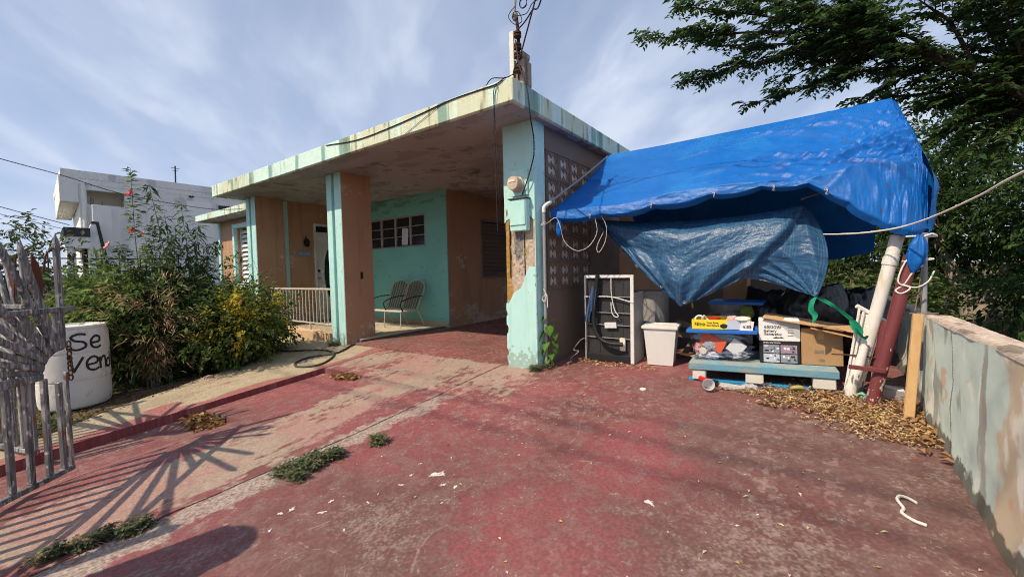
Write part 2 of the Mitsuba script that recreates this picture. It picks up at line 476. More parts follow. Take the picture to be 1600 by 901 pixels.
def f_whtpaint(p, n, uv):
    f, g2 = fbm(p.x * 6, p.y * 6, p.z * 6, 4), fbm(p.x * 28, p.y * 28, p.z * 9, 4)
    c = mix((0.62, 0.61, 0.56), (0.74, 0.73, 0.69), f)
    c = mix(c, (0.46, 0.36, 0.12), smoothstep(0.58, 0.70, fbm(p.x * 14, p.y * 14, p.z * 2.2, 3)) * smoothstep(0.7, 0.95, p.z) * 0.8)
    return mix(c, (0.06, 0.05, 0.045), smoothstep(0.63, 0.69, g2 * 0.8 + 0.18 * smoothstep(0.5, 0.1, p.z)) * 0.85)


def f_wood(p, n, uv):
    g2 = fbm(p.x * 45, p.y * 45, p.z * 3.5, 4)
    return mix((0.42, 0.25, 0.11), (0.60, 0.40, 0.20), g2)


def f_bluewood(p, n, uv):
    g2, f = fbm(p.x * 6, p.y * 60, p.z * 60, 4), fbm(p.x * 7, p.y * 7, p.z * 7, 4)
    c = mix((0.10, 0.24, 0.32), (0.16, 0.35, 0.45), g2)
    return mix(c, (0.28, 0.29, 0.25), smoothstep(0.46, 0.60, f * 0.6 + g2 * 0.3 + 0.14 * n.z) * 0.8)


def f_card(p, n, uv):
    f = fbm(p.x * 4, p.y * 4, p.z * 4, 3)
    fl = noise(p.x * 220, 1, 3) * 0.12
    return mix((0.36, 0.22, 0.11), (0.43, 0.275, 0.145), f + fl - 0.06)


def f_bark(p, n, uv):
    f = fbm(p.x * 18, p.y * 18, p.z * 7, 4)
    return mix((0.08, 0.06, 0.045), (0.25, 0.21, 0.17), f)


def f_nwall(p, n, uv):
    f = fbm(p.x * 0.7, p.y * 0.7, p.z * 0.7, 4)
    c = mix((0.66, 0.66, 0.65), (0.74, 0.74, 0.73), f)
    c = mix(c, (0.50, 0.51, 0.53), smoothstep(0.56, 0.70, fbm(p.y * 2.6, p.z * 0.35, 4, 4) * 0.7 + f * 0.3) * 0.5)
    return mix(c, (0.28, 0.29, 0.31), smoothstep(0.66, 0.74, fbm(p.y * 1.6 + 3, p.z * 1.3, 9, 4)) * 0.45)


def f_blockwall(p, n, uv):
    f = fbm(p.x * 5, p.y * 5, p.z * 5, 4)
    return mix((0.20, 0.17, 0.13), (0.33, 0.28, 0.22), f)


pm('m_red', f_red, 0.62, 0.28, b_conc, 0.0016)
pm('m_walk', f_walk, 0.85, 0.2, b_conc, 0.002)
pm('m_soil', f_soil, 0.95, 0.1, b_conc, 0.008)
pm('m_fascia', f_fascia, 0.6, 0.3)
pm('m_aqua', f_aqua, 0.55, 0.35, b_conc, 0.0007)
pm('m_ochre', f_ochre, 0.7, 0.25, b_conc, 0.0008)
pm('m_teal', f_teal, 0.55, 0.3, b_conc, 0.0008)
pm('m_soffit', f_soffit, 0.85, 0.2)
pm('m_core', f_core, 0.95, 0.1, b_core, 0.010)
pm('m_gardenwall', f_garden_wall, 0.75, 0.2, b_conc, 0.002)
pm('m_cap', f_cap, 0.95, 0.1, b_conc, 0.003)
pm('m_tarp', f_tarp, 0.46, 0.32, b_tarp, 0.004)
pm('m_mesh', f_mesh, 0.42, 0.45, b_mesh, 0.006)
pm('m_galv', f_galv, 0.62, 0.4, metallic=0.15)
pm('m_white', f_wht, 0.5, 0.4)
pm('m_whitepaint', f_whtpaint, 0.5, 0.4)
pm('m_wood', f_wood, 0.8, 0.2)
pm('m_bluewood', f_bluewood, 0.8, 0.2)
pm('m_card', f_card, 0.85, 0.15)
pm('m_bark', f_bark, 0.95, 0.1)
pm('m_nwall', f_nwall, 0.85, 0.2)
pm('m_block', f_blockwall, 0.9, 0.1)
pm('m_maroon', f_maroon, 0.5, 0.4)
mat('m_rust', (0.080, 0.042, 0.028), 0.95, 0.1)
mat('m_redrust', (0.115, 0.045, 0.03), 0.9, 0.1)
mat('m_black', (0.012, 0.012, 0.013), 0.5, 0.35)
mat('m_blackmatt', (0.02, 0.02, 0.021), 0.85, 0.2)
mat('m_panel', (0.032, 0.033, 0.035), 0.6, 0.3)
mat('m_bag', (0.012, 0.012, 0.014), 0.32, 0.5)
mat('m_cable', (0.018, 0.018, 0.02), 0.6, 0.3)
mat('m_ropewhite', (0.66, 0.64, 0.58), 0.8, 0.2)
mat('m_hose', (0.055, 0.06, 0.045), 0.55, 0.4)
mat('m_grey', (0.30, 0.30, 0.29), 0.6, 0.3)
mat('m_greypipe', (0.27, 0.28, 0.29), 0.5, 0.35)
mat('m_darkgrey', (0.10, 0.10, 0.10), 0.7, 0.3)
mat('m_plasticwhite', (0.66, 0.66, 0.64), 0.38, 0.45)
mat('m_cream', (0.70, 0.65, 0.52), 0.5, 0.4)
mat('m_meterglass', (0.50, 0.40, 0.30), 0.25, 0.5)
mat('m_bluelid', (0.02, 0.13, 0.48), 0.4, 0.45)
mat('m_dullyellow', (.42, .37, .13), 0.5, 0.35)
mat('m_yellow', (0.78, 0.60, 0.03), 0.5, 0.35)
mat('m_orange', (0.75, 0.13, 0.06), 0.6, 0.3)
mat('m_pink', (0.62, 0.36, 0.34), 0.8, 0.2)
mat('m_clothblue', (0.13, 0.16, 0.22), 0.9, 0.1)
mat('m_clothgrey', (0.40, 0.41, 0.43), 0.9, 0.1)
mat('m_clothteal', (0.33, 0.48, 0.50), 0.9, 0.1)
mat('m_redplastic', (0.52, 0.025, 0.025), 0.35, 0.45)
mat('m_limecloth', (0.30, 0.36, 0.08), 0.9, 0.1)
mat('m_print_black', (0.02, 0.02, 0.022), 0.4, 0.4)
mat('m_print_white', (0.74, 0.74, 0.73), 0.45, 0.4)
mat('m_print_grey', (0.45, 0.46, 0.47), 0.5, 0.3)
mat('m_photo_a', (0.24, 0.27, 0.33), 0.4, 0.4)
mat('m_photo_b', (0.12, 0.11, 0.13), 0.4, 0.4)
mat('m_photo_c', (0.45, 0.50, 0.60), 0.4, 0.4)
mat('m_photo_d', (0.30, 0.22, 0.30), 0.4, 0.4)
mat('m_paintwhite', (0.60, 0.59, 0.54), 0.6, 0.3)
mat('m_blueplank', (0.02, 0.22, 0.42), 0.7, 0.25)
mat('m_green', (0.01, 0.24, 0.13), 0.7, 0.25)
mat('m_jean', (0.06, 0.10, 0.20), 0.95, 0.1)
mat('m_glassdark', (0.018, 0.02, 0.022), 0.15, 0.5)
mat('m_alu', (0.33, 0.31, 0.28), 0.5, 0.4)
mat('m_tile', (0.44, 0.39, 0.29), 0.55, 0.35)
mat('m_tilejoint', (0.20, 0.17, 0.13), 0.9, 0.1)
mat('m_curb', (0.52, 0.37, 0.23), 0.8, 0.2)
mat('m_rail', (0.50, 0.45, 0.37), 0.6, 0.3)
mat('m_chair', (0.20, 0.12, 0.08), 0.8, 0.2)
mat('m_slat', (0.22, 0.175, 0.14), 0.9, 0.1)
mat('m_plinth', (0.20, 0.150, 0.125), 0.85, 0.2)
mat('m_breeze', (0.54, 0.49, 0.45), 0.85, 0.2)
mat('m_plaque', (0.22, 0.29, 0.36), 0.6, 0.3)
mat('m_paper', (0.62, 0.62, 0.66), 0.8, 0.2)
mat('m_rock', (0.36, 0.27, 0.21), 0.9, 0.1)
mat('m_charcoal', (0.035, 0.036, 0.04), 0.7, 0.3)
mat('m_marker', (0.03, 0.03, 0.03), 0.7, 0.2)
mat('m_flower', (0.62, 0.03, 0.045), 0.6, 0.3)
mat('m_flowerpink', (0.68, 0.26, 0.22), 0.6, 0.3)
for nm, dt in (('m_leaf', 0.95), ('m_dryleaf', 0.4)):
    scene[nm] = {'type': 'principledthin', 'base_color': {'type': 'mesh_attribute', 'name': 'vertex_color'}, 'roughness': 0.45, 'spec_trans': 0.0, 'diff_trans': dt, 'eta': 1.4}
scene['m_clear'] = {'type': 'thindielectric', 'int_ior': 1.3, 'specular_transmittance': C3(0.90, 0.92, 0.96)}
scene['m_clearwhite'] = {'type': 'principledthin', 'base_color': C3(0.85, 0.86, 0.88), 'roughness': 0.3, 'spec_trans': 0.25, 'diff_trans': 0.9, 'eta': 1.4}
scene['m_pane'] = {'type': 'thindielectric', 'int_ior': 1.5}

# ------------------------------------------------------------------ ground, slabs
def terrain(x, y):
    z = G(x, y) - 0.055
    z = z + np.clip(-6.8 - x, 0, 7.2) * 0.115 * np.clip((4.5 - y) / 2.5, 0, 1) * np.clip((y + 6) / 4, 0, 1)
    z = z - 0.18 * np.clip((x - 0.78) / 0.6, 0, 1) - 0.2 * np.clip((x + 5.15) / .18, 0, 1) * np.clip((0.75 - x) / .1, 0, 1)
    z = z + 0.05 * (meshkit.fbm(np.stack([x * 1.3, y * 1.3, x * 0], -1), 3, 5) - 0.5) * ((x < -6.2) | (x > 0.9))
    return z


xs = np.concatenate([[-400, -200, -100, -60, -40, -30, -25, -20], np.linspace(-17, 4, 130), [6, 9, 13, 20, 40, 80, 160, 400]])
ys = np.concatenate([[-400, -160, -80, -40, -20, -12, -8], np.linspace(-5, 8, 90), [10, 13, 18, 26, 40, 80, 160, 400]])
XX, YY = np.meshgrid(xs, ys, indexing='ij')
ZZ = terrain(XX, YY)
ii = np.arange(XX.size).reshape(XX.shape)
aa, bb, cc, dd = ii[:-1, :-1].ravel(), ii[1:, :-1].ravel(), ii[1:, 1:].ravel(), ii[:-1, 1:].ravel()
obj('ground', TM(np.c_[XX.ravel(), YY.ravel(), ZZ.ravel()], np.vstack([np.c_[aa, bb, cc], np.c_[aa, cc, dd]])), 'm_soil', smooth=True, kind='structure', label='dark garden soil and bare earth around the house')


def slab(x0, x1, y0, y1, top, thick=0.11, step=0.09, wob=0.0015):
    """A slab with a gently uneven top and real edges; x0, x1 may be functions of y, top a function of (x, y)."""
    fx = lambda v, y: v(y) if callable(v) else v + 0 * y
    xm0, xm1 = fx(x0, np.array([0.0]))[0], fx(x1, np.array([0.0]))[0]
    nx, ny = max(3, int(abs(xm1 - xm0) / step) + 1), max(3, int((y1 - y0) / step) + 1)

    def fn(u, v):
        y = y0 + (y1 - y0) * v
        x = fx(x0, y) * (1 - u) + fx(x1, y) * u
        z = top(x, y) + wob * 2 * (meshkit.fbm(np.stack([x * 2, y * 2, 0 * x], -1), 3, 3) - 0.5)
        return np.c_[x, y, z]
    m, u, v = grid(fn, nx, ny)
    V = np.array(m.vertices)
    i = np.arange(nx * ny).reshape(nx, ny)
    ring = np.concatenate([i[:, 0], i[-1, 1:], i[-2::-1, -1], i[0, -2:0:-1]])
    a = V[ring].copy()
    b = a.copy()
    b[:, 2] -= thick
    k = len(ring)
    W = np.vstack([a, b])
    j = np.arange(k)
    jn = (j + 1) % k
    side = TM(W, np.vstack([np.c_[j, j + k, jn + k], np.c_[j, jn + k, jn]]))
    return cat(m, side)


crk = lambda y: -2.85 + 0.035 * (meshkit.fbm(np.stack([y * 1.7, 0 * y, 0 * y], -1), 3, 4) - 0.5) * 2 + 0.03 * (y - 1.5)
crk2 = lambda y: crk(y) + 0.010 + 0.012 * meshkit.noise(np.stack([y * 9, 0 * y, 0 * y], -1), 8)
chr_ = lambda y: -4.02 + 0.09 * np.clip((y - 1.5) / 1.2, 0, 1) + 0 * y
dw = uniq('driveway')
lab(dw, 'red painted concrete driveway, faded and worn to bare concrete in places', None, None, 'structure')
obj('slab', slab(chr_, crk, -4, 2.713, G), 'm_red', dw)
obj('slab', slab(-4.895, lambda y: np.where(y > 3.0, crk(np.minimum(y, 3.0)), crk(y)), 2.72, 3.64, G), 'm_red', dw)
obj('slab', slab(crk2, 0.63, -4, 2.86, G), 'm_red', dw)
obj('slab', slab(lambda y: crk2(np.minimum(y, 3.0)), 0.63, 2.864, 6.5, lambda x, y: np.where(x < -2.36, np.minimum(G(x, y), 0.0), G(x, y))), 'm_red', dw)
# the stepped channel beside the walkway
edge = -4.9
obj('channel_floor', slab(edge + 0.004, chr_, -4, 1.462, lambda x, y: G(x, y) - 0.078 * np.clip((chr_(y) - x) / 0.30, 0, 1) - 0.001, 0.10, 0.03), 'm_red', dw)
obj('channel_floor', slab(edge + 0.004, chr_, 1.466, 2.713, lambda x, y: G(x, y) - 0.058 * np.clip((chr_(y) - x) / 0.85, 0, 1) - 0.001, 0.14), 'm_red', dw)
wl = lambda y: np.interp(y, [-4, -1, 0.4, 0.95, 1.85, 3.1, 3.64], [-5.2, -5.2, -5.35, -5.75, -6.1, -6.6, -6.7]) + 0.05 * (meshkit.fbm(np.stack([y * 4, 0 * y, 0 * y], -1), 3, 6) - 0.5) * 2
obj('walkway', slab(wl, edge, -4, 3.64, lambda x, y: G(x, y) + 0.004, 0.13), 'm_walk', kind='structure', label='tan concrete walkway along the garden with a red painted edge')
obj('apron', slab(-8.6, lambda y: wl(y) - 0.004, 2.95, 3.72, lambda x, y: G(x, y) - 0.012, 0.1), 'm_walk', kind='structure', label='worn reddish concrete apron below the porch curb')
obj('carport_floor', slab(-5.66, -2.37, 3.642, 9.0, lambda x, y: 0.0 + 0.004 * (y - 3.64), 0.12), 'm_red', kind='structure', label='red painted concrete floor of the carport')
obj('porch_base', box(-8.84, -5.67, 3.76, 5.57, -0.2, 0.030, 0), 'm_tilejoint', kind='structure', label='mortar bed under the porch tiles')
pf = uniq('porch_floor')
lab(pf, 'pale floor tiles of the front porch', None, None, 'structure')
tile = mikit.ply(box(0, 0.297, 0, 0.297, 0, 0.012, 0.002), 'm_tile')
for i in range(10):
    for j in range(6):
        x, y = -8.64 + 0.3 * i, 3.77 + 0.3 * j
        if x + 0.3 < -5.62:
            k = obj('tile', tile, 'm_tile', pf)
            scene[k]['to_world'] = T().translate([x, y, 0.0285 + 0.001 * rng.random()])

# ------------------------------------------------------------------ the house
H = thing('house', 'low turquoise and orange concrete house with flat roof and open carport', 'house')
# main roof: slab with a hanging drip lip along its edge
RX0, RX1, RY0, RY1 = -9.36, -2.2, 3.1, 9.2
roof = cat(box(RX0 + .05, RX1 - .05, RY0 + .05, RY1, 2.612, 2.80, 0), )
k = obj('roof', roof, 'm_soffit', H)
obj('fascia', box(RX0, RX1 - 0.004, RY0, RY0 + .052, 2.60, 2.81, .006), 'm_fascia', k)
obj('fascia', box(RX1 - .052, RX1, RY0 + .002, RY1, 2.602, 2.808, .006), 'm_fascia', k)
obj('fascia', box(RX0, RX0 + .05, RY0 + .054, RY1, 2.60, 2.81, .006), 'm_fascia', k)
obj('roof_deck', box(RX0 + .052, RX1 - .054, RY0 + .054, RY1, 2.801, 2.806, 0), 'm_soffit', k)
# lower wing on the left
k = obj('wing_roof', box(-12.25, -8.9, 3.68, 9, 2.42, 2.56, .006), 'm_fascia', H)
obj('soffit', box(-12.22, -8.92, 3.72, 9, 2.408, 2.419, 0), 'm_soffit', k)
wingw = sg.box(-11.95, -0.1, -8.99, 2.408).difference(sg.box(-11.0, 0.9, -9.55, 2.2))
obj('wing_wall', stand(prism(wingw, 0.16), 0, 4.26, 0), 'm_ochre', H)
obj('wing_wall', box(-11.95, -11.80, 4.262, 9, -0.2, 2.407, 0), 'm_ochre', H)
obj('wing_trim', box(-12.02, -11.90, 4.06, 4.16, -0.2, 2.407), 'm_aqua', H)
w = obj('wing_window', cat(box(-11.1, -9.45, 4.04, 4.12, 2.2, 2.29), box(-11.1, -9.45, 4.04, 4.12, 0.81, 0.9), box(-11.1, -11.0, 4.04, 4.12, 0.9, 2.2), box(-9.55, -9.45, 4.04, 4.12, 0.9, 2.2)), 'm_aqua', H, label='turquoise framed louvre window of the low wing')
lv = mikit.ply(rot(box(-0.33, 0.33, -0.055, 0.055, -0.004, 0.004, .001), 55, (1, 0, 0)), 'm_plasticwhite')
for c in range(2):
    for r in range(12):
        k = obj('louvre', lv, 'm_plasticwhite', w)
        scene[k]['to_world'] = T().translate([-10.64 + 0.72 * c, 4.2, 0.97 + 0.104 * r])
obj('mullion', cat(box(-10.30, -10.27, 4.17, 4.23, 0.9, 2.2), box(-11.0, -10.97, 4.17, 4.23, 0.9, 2.2), box(-9.58, -9.55, 4.17, 4.23, 0.9, 2.2)), 'm_plasticwhite', w)
obj('room', box(-11.7, -9.1, 5.2, 5.25, 0, 2.4, 0), 'm_ochre', H)
# door wall at the end of the porch
dwp = sg.box(4.26, -0.1, 9.0, 2.61).difference(sg.box(4.80, 0.03, 5.66, 2.19))
obj('entry_wall', stand_x(prism(dwp, 0.14), -8.99, 0, 0), 'm_ochre', H)
obj('entry_trim', box(-8.995, -8.84, 4.17, 4.258, 0.0, 2.6), 'm_aqua', H)
D = obj('front_door', box(-8.93, -8.89, 4.85, 5.61, 0.04, 1.97), 'm_white', H, label='white front door with oval glass panel')
ov = sa.scale(sg.Point(0, 0).buffer(1, 24), 0.2, 0.62)
obj('oval_glass', stand_x(prism(ov, 0.008), -8.889, 5.23, 1.1), 'm_glassdark', D)
obj('oval_rim', stand_x(prism(sa.scale(ov, 1.14, 1.06).difference(ov), 0.014), -8.889, 5.23, 1.1), 'm_white', D)
obj('knob', lump((-8.87, 4.91, 0.98), (.03, .03, .03), 1, .02, 2), 'm_alu', D)
obj('deadbolt', lump((-8.88, 4.91, 1.15), (.02, .03, .03), 1, .02, 2), 'm_black', D)
obj('door_frame', cat(box(-9.0, -8.835, 4.8, 4.848, 0.03, 2.19), box(-9.0, -8.835, 5.612, 5.66, 0.03, 2.19), box(-8.998, -8.837, 4.848, 5.612, 2.142, 2.19), box(-8.998, -8.837, 4.848, 5.612, 1.972, 2.005)), 'm_plasticwhite', H)
obj('transom', box(-8.93, -8.92, 4.848, 5.612, 2.005, 2.142, 0), 'm_glassdark', H)
# teal porch wall with the strip window
tw = sg.box(-8.2, 0.0, -5.55, 2.61).difference(sg.box(-8.05, 1.59, -6.13, 2.23))
obj('porch_wall', stand(prism(tw, 0.15), 0, 5.73, 0), 'm_teal', H)
obj('tile_skirting', box(-8.2, -5.556, 5.563, 5.579, 0.03, 0.105, .002), 'm_curb', H)
w = obj('strip_window', cat([box(-8.05, -6.13, 5.60, 5.66, 1.59, 1.62), box(-8.05, -6.13, 5.60, 5.66, 2.2, 2.23)] + [box(x - .028, x + .028, 5.598, 5.662, 1.62, 2.2) for x in (-8.02, -7.54, -7.07, -6.60, -6.16)]), 'm_alu', H, label='wide strip window of dark glass louvre panes')
for c, x in enumerate((-7.78, -7.305, -6.835, -6.38)):
    for r in range(3):
        hw = 0.20 if c < 3 else 0.19
        obj('pane', rot(box(x - hw, x + hw, 5.625, 5.631, 1.628 + .192 * r, 1.812 + .192 * r, 0), -7, (1, 0, 0), (x, 5.63, 1.72 + .192 * r)), 'm_glassdark', w)
        obj('rail', box(x - hw, x + hw, 5.603, 5.622, 1.806 + .192 * r, 1.822 + .192 * r, .002), 'm_alu', w) if r < 2 else None
obj('paper_notice', rot(box(-6.86, -6.67, 5.596, 5.600, 1.64, 1.98, 0), 4, (0, 1, 0), (-6.8, 5.6, 1.8)), 'm_paper', w, label='white paper stuck in the strip window')
obj('alcove_wall', box(-8.2, -8.05, 5.732, 9, 0, 2.61, 0), 'm_ochre', H)
# brown carport side wall with the louvre shutter, back wall
cw = sg.box(5.60, 0, 9.0, 2.61).difference(sg.box(6.55, 0.92, 8.0, 2.14))
obj('carport_wall', stand_x(prism(cw, 0.13), -5.679, 0, 0), 'm_ochre', H)
obj('back_wall', box(-11.95, -5.55, 9.0, 9.15, -.1, 2.6, 0), 'm_ochre', H)
obj('carport_back_wall', box(-5.548, -2.3, 8.9, 9.05, 0, 2.61, 0), 'm_ochre', H)
w = obj('shutter_window', cat(box(-5.60, -5.53, 6.55, 6.6, .92, 2.14), box(-5.60, -5.53, 7.95, 8.0, .92, 2.14), box(-5.60, -5.53, 6.6, 7.95, 2.09, 2.14), box(-5.60, -5.53, 6.6, 7.95, .92, .97)), 'm_slat', H, label='brown slatted shutter window inside the carport')
sl = mikit.ply(rot(box(-0.05, 0.05, -0.67, 0.67, -.004, .004, .001), -50, (0, 1, 0)), 'm_slat')
for r in range(13):
    k = obj('slat', sl, 'm_slat', w)
    scene[k]['to_world'] = T().translate([-5.57, 7.275, 1.01 + .085 * r])
# the two fin columns: brown block, two turquoise fins in front
for x0 in (-6.17, -9.10):
    c = obj('column', cat(box(x0 + .012, x0 + .40, 3.82, 4.1, -0.2, 2.612, .006), box(x0 + .399, x0 + .405, 3.582, 4.098, -0.2, 2.612, .001)), 'm_ochre', H)
    obj('fin', box(x0, x0 + .142, 3.575, 3.825, -0.2, 2.611, .006), 'm_aqua', c)
    obj('fin', box(x0 + .218, x0 + .398, 3.575, 3.825, -0.2, 2.611, .006), 'm_aqua', c)
    obj('groove', box(x0 + .143, x0 + .217, 3.78, 3.824, -0.2, 2.611, 0), 'm_teal', c)
obj('switch_box', box(-5.772, -5.762, 3.86, 3.905, 0.98, 1.09, .002), 'm_black', H)
obj('porch_curb', box(-8.69, -6.175, 3.70, 3.88, -0.25, 0.09, .008), 'm_curb', H)
# porch railing
rl = thing('porch_railing', 'low cream painted steel railing between the two front columns', 'railing')
obj('top_rail', box(-8.69, -6.175, 3.765, 3.80, 0.80, 0.83), 'm_rail', rl)
obj('bottom_rail', box(-8.69, -6.175, 3.768, 3.797, 0.205, 0.228), 'm_rail', rl)
bb_ = mikit.ply(box(-.008, .008, -.008, .008, 0.228, 0.80, .002), 'm_rail')
for i in range(21):
    k = obj('baluster', bb_, 'm_rail', rl)
    scene[k]['to_world'] = T().translate([-8.62 + i * 0.118, 3.782, 0])
for x in (-8.3, -7.2, -6.42):
    obj('foot', box(x - .012, x + .012, 3.77, 3.795, 0.088, 0.206), 'm_rail', rl)
# meter pillar: rough core under a broken skin of paint
mp = obj('meter_pillar', box(-2.722, -2.338, 3.644, 3.845, -0.15, 2.611, .006), 'm_core', H, label='turquoise pillar with a broken patch showing rough concrete')
face = sg.box(-2.728, -0.15, -2.336, 2.611)
r2 = np.random.default_rng(5)
peel = [(-2.74, 1.55), (-2.70, 1.60), (-2.66, 1.615), (-2.63, 1.58), (-2.60, 1.56), (-2.55, 1.62), (-2.45, 1.63), (-2.413, 1.632), (-2.38, 1.615), (-2.35, 1.58), (-2.30, 1.575), (-2.30, 1.10), (-2.36, 1.095), (-2.42, 1.10), (-2.44, 1.06), (-2.47, 1.0), (-2.50, 0.92), (-2.53, 0.87), (-2.58, 0.84), (-2.62, 0.82), (-2.66, 0.76), (-2.69, 0.71), (-2.74, 0.70)]
hole = sg.Polygon(peel).buffer(0.004)
chips = unary_union([sg.Polygon([(cx + r * math.cos(a) * (0.6 + 0.7 * r2.random()), cz + 2.2 * r * math.sin(a) * (0.6 + 0.7 * r2.random())) for a in np.linspace(0, 6.283, 9)[:-1]]) for cx, cz, r in [(-2.725, .42, .022), (-2.728, .15, .025), (-2.73, .03, .02), (-2.69, 1.68, .016), (-2.34, .9, .008), (-2.728, .58, .014)]])
skin = face.difference(hole).difference(chips)
obj('paint_skin', stand(prism(skin, 0.010), 0, 3.646, 0), 'm_aqua', mp)
sk = obj('paint_skin', box(-2.340, -2.331, 3.640, 3.846, -0.15, 2.611, .001), 'm_aqua', mp)
obj('exposed_rebar', cat(tube([(-2.66, 3.637, z) for z in np.linspace(.98, 1.55, 12)], .007, 6), tube([(-2.47, 3.638, z) for z in np.linspace(1.0, 1.45, 8)], .006, 6)), 'm_rust', mp)
obj('broken_mortar', cat([lump((-2.56 + .22 * (r2.random() - .5), 3.642, 1.02 + .52 * r2.random()), (.012 + .016 * r2.random(), .009, .012 + .028 * r2.random()), i, .6, 2, 3) for i in range(34)]), 'm_core', mp, smooth=False)
# breeze block side wall
bwl = obj('breeze_wall', cat(box(-2.42, -2.345, 3.846, 6.0, -0.15, 0.838, 0), box(-2.42, -2.345, 4.995, 6.0, 0.838, 2.612, 0), box(-2.42, -2.345, 3.846, 4.995, 2.375, 2.612, 0), box(-2.405, -2.36, 3.846, 3.885, .838, 2.375, 0)), 'm_plinth', H, label='brown side wall with a field of pierced breeze blocks')
sq = sg.box(-.137, -.15, .137, .15)
lens = sg.Point(0, 0).buffer(0.062, 16).intersection(sg.Point(0.055, 0).buffer(0.062, 16))
lens = sa.translate(lens, -0.0275, 0)
cut = [sg.Polygon([(0, .03), (.018, 0), (0, -.03), (-.018, 0)])]
slit = []
for sx in (-1, 1):
    for sz in (-1, 1):
        pt = sa.translate(sa.rotate(sa.scale(lens, 1.25, 1.0), -sx * sz * 14), sx * .042, sz * .062)
        cut += [pt, sg.box(min(sx * .080, sx * .116), min(sz * .104, sz * .122), max(sx * .080, sx * .116), max(sz * .104, sz * .122)), sg.box(min(sx * .100, sx * .116), min(sz * .03, sz * .104), max(sx * .100, sx * .116), max(sz * .03, sz * .104))]
        slit.append(sa.translate(sa.scale(pt, .22, .7), sx * .014, 0))
rimm = prism(sq.difference(sa.scale(sq, .93, .93)), 0.012)
rimm.apply_translation((0, 0, .0802))
blk = mikit.ply(stand_x(cat(up_(prism(sq.difference(unary_union(cut)), 0.014), .066), rimm), -2.425, 0, 0), 'm_plinth')
core_ = mikit.ply(stand_x(prism(sa.scale(sq, .97, .97).difference(unary_union(slit)), 0.0655), -2.425, 0, 0), 'm_breeze')
for c in range(4):
    for r in range(5):
        k = obj('block', blk, 'm_plinth', bwl)
        scene[k]['to_world'] = T().translate([0, 4.026 + .277 * c, .99 + .307 * r])
        k = obj('block_core', core_, 'm_breeze', bwl)
        scene[k]['to_world'] = T().translate([0, 4.026 + .277 * c, .99 + .307 * r])
# ceiling camera-like lamp, wall lamp, plaque
L_ = obj('ceiling_lamp', lathe([(0, 0), (.085, 0), (.09, -.012), (.05, -.03), (0, -.03)], 20, (-4.231, 4.888, 2.61)), 'm_grey', H, label='twin spot lamp under the carport ceiling')
for a in (-1, 1):
    obj('lamp_head', rot(lathe([(0, -.07), (.04, -.07), (.045, -.03), (.03, .02), (0, .03)], 16, (-4.231 + .07 * a, 4.86, 2.53)), 35 * a, (0, 1, 0), (-4.231 + .07 * a, 4.86, 2.55)), 'm_alu', L_)
obj('wall_lamp', cat(lathe([(0, 0), (.05, .02), (.06, .12), (.045, .17), (0, .18)], 14, (-8.77, 4.60, 1.66)), tube([(-8.85, 4.6, 1.75), (-8.80, 4.6, 1.88), (-8.77, 4.6, 1.83)], .01, 6)), 'm_blackmatt', H)
obj('name_plaque', box(-8.849, -8.83, 4.42, 4.72, 1.47, 1.585, .01), 'm_plaque', H)
for i in range(3):
    obj('pattern', cat([lump((-8.828, 4.45 + .03 * q, 1.497 + .03 * i), (.004, .011, .006), i * 9 + q, .3, 1) for q in range(9)]), 'm_paper', H + '__name_plaque') if i == 1 else None

# electric meter on the pillar
em = thing('electric_meter', 'round beige electric meter on the turquoise pillar', 'meter')
obj('base_plate', box(-2.610, -2.402, 3.612, 3.634, 1.845, 2.115, .004), 'm_aqua', em)
pr = [(0, 0), (.085, 0), (.085, .02), (.075, .025), (.075, .085), (.068, .10), (0, .104)]
mt = lathe(pr, 32)
mt = rot(mt, 90, (1, 0, 0))
mt.apply_translation((-2.525, 3.612, 1.965))
obj('meter_glass', mt, 'm_meterglass', em, smooth=30)
obj('dial_plate', box(-2.565, -2.485, 3.503, 3.507, 1.975, 2.0, 0), 'm_cream', em)
eb = thing('breaker_box', 'turquoise painted electrical box below the round meter', 'electrical box')
obj('box_body', box(-2.600, -2.390, 3.560, 3.634, 1.47, 1.80, .006), 'm_aqua', eb)
obj('cover', box(-2.594, -2.400, 3.549, 3.558, 1.53, 1.785, .003), 'm_aqua', eb)
obj('hood', box(-2.612, -2.378, 3.540, 3.634, 1.802, 1.814, .003), 'm_darkgrey', eb)

# service mast on the roof corner
sm = thing('service_mast', 'weathered concrete stub and steel mast with insulators on the roof corner', 'mast')
obj('stub', cat(box(-2.355, -2.20, 3.29, 3.44, 2.80, 3.06, .02), box(-2.30, -2.205, 3.30, 3.42, 3.055, 3.13, .02)), 'm_cap', sm)

obj('channel', cat(box(-2.345, -2.295, 3.262, 3.279, 2.85, 3.32, .003), box(-2.345, -2.337, 3.279, 3.288, 2.85, 3.32, .002)), 'm_whitepaint', sm)
obj('mast_pipe', tube([(-2.262, 3.30, 2.83), (-2.262, 3.30, 3.3), (-2.28, 3.3, 3.45)], .016, 10), 'm_rust', sm, smooth=40)
for z in (2.94, 3.07, 3.15, 3.26):
    obj('insulator', lathe([(0, -.03), (.022, -.03), (.036, -.022), (.036, -.006), (.02, 0), (.036, .006), (.036, .022), (.022, .03), (0, .03)], 16, (-2.245, 3.26, z)), 'm_rust', sm, smooth=40)
obj('weatherhead', cat(lump((-2.29, 3.29, 3.46), (.03, .03, .045), 3, .2, 2), tube([(-2.30, 3.29, 3.47), (-2.28, 3.29, 3.62)], .013, 8)), 'm_grey', sm)

# cables on the house
def cable(label, pts, r=.006, name='cable', m='m_cable', n=8, group=None, cat_='cable', sides=6):
    return obj(name, tube(smoothline(pts, n), r, sides), m, label=label, cat=cat_, group=group, smooth=60)


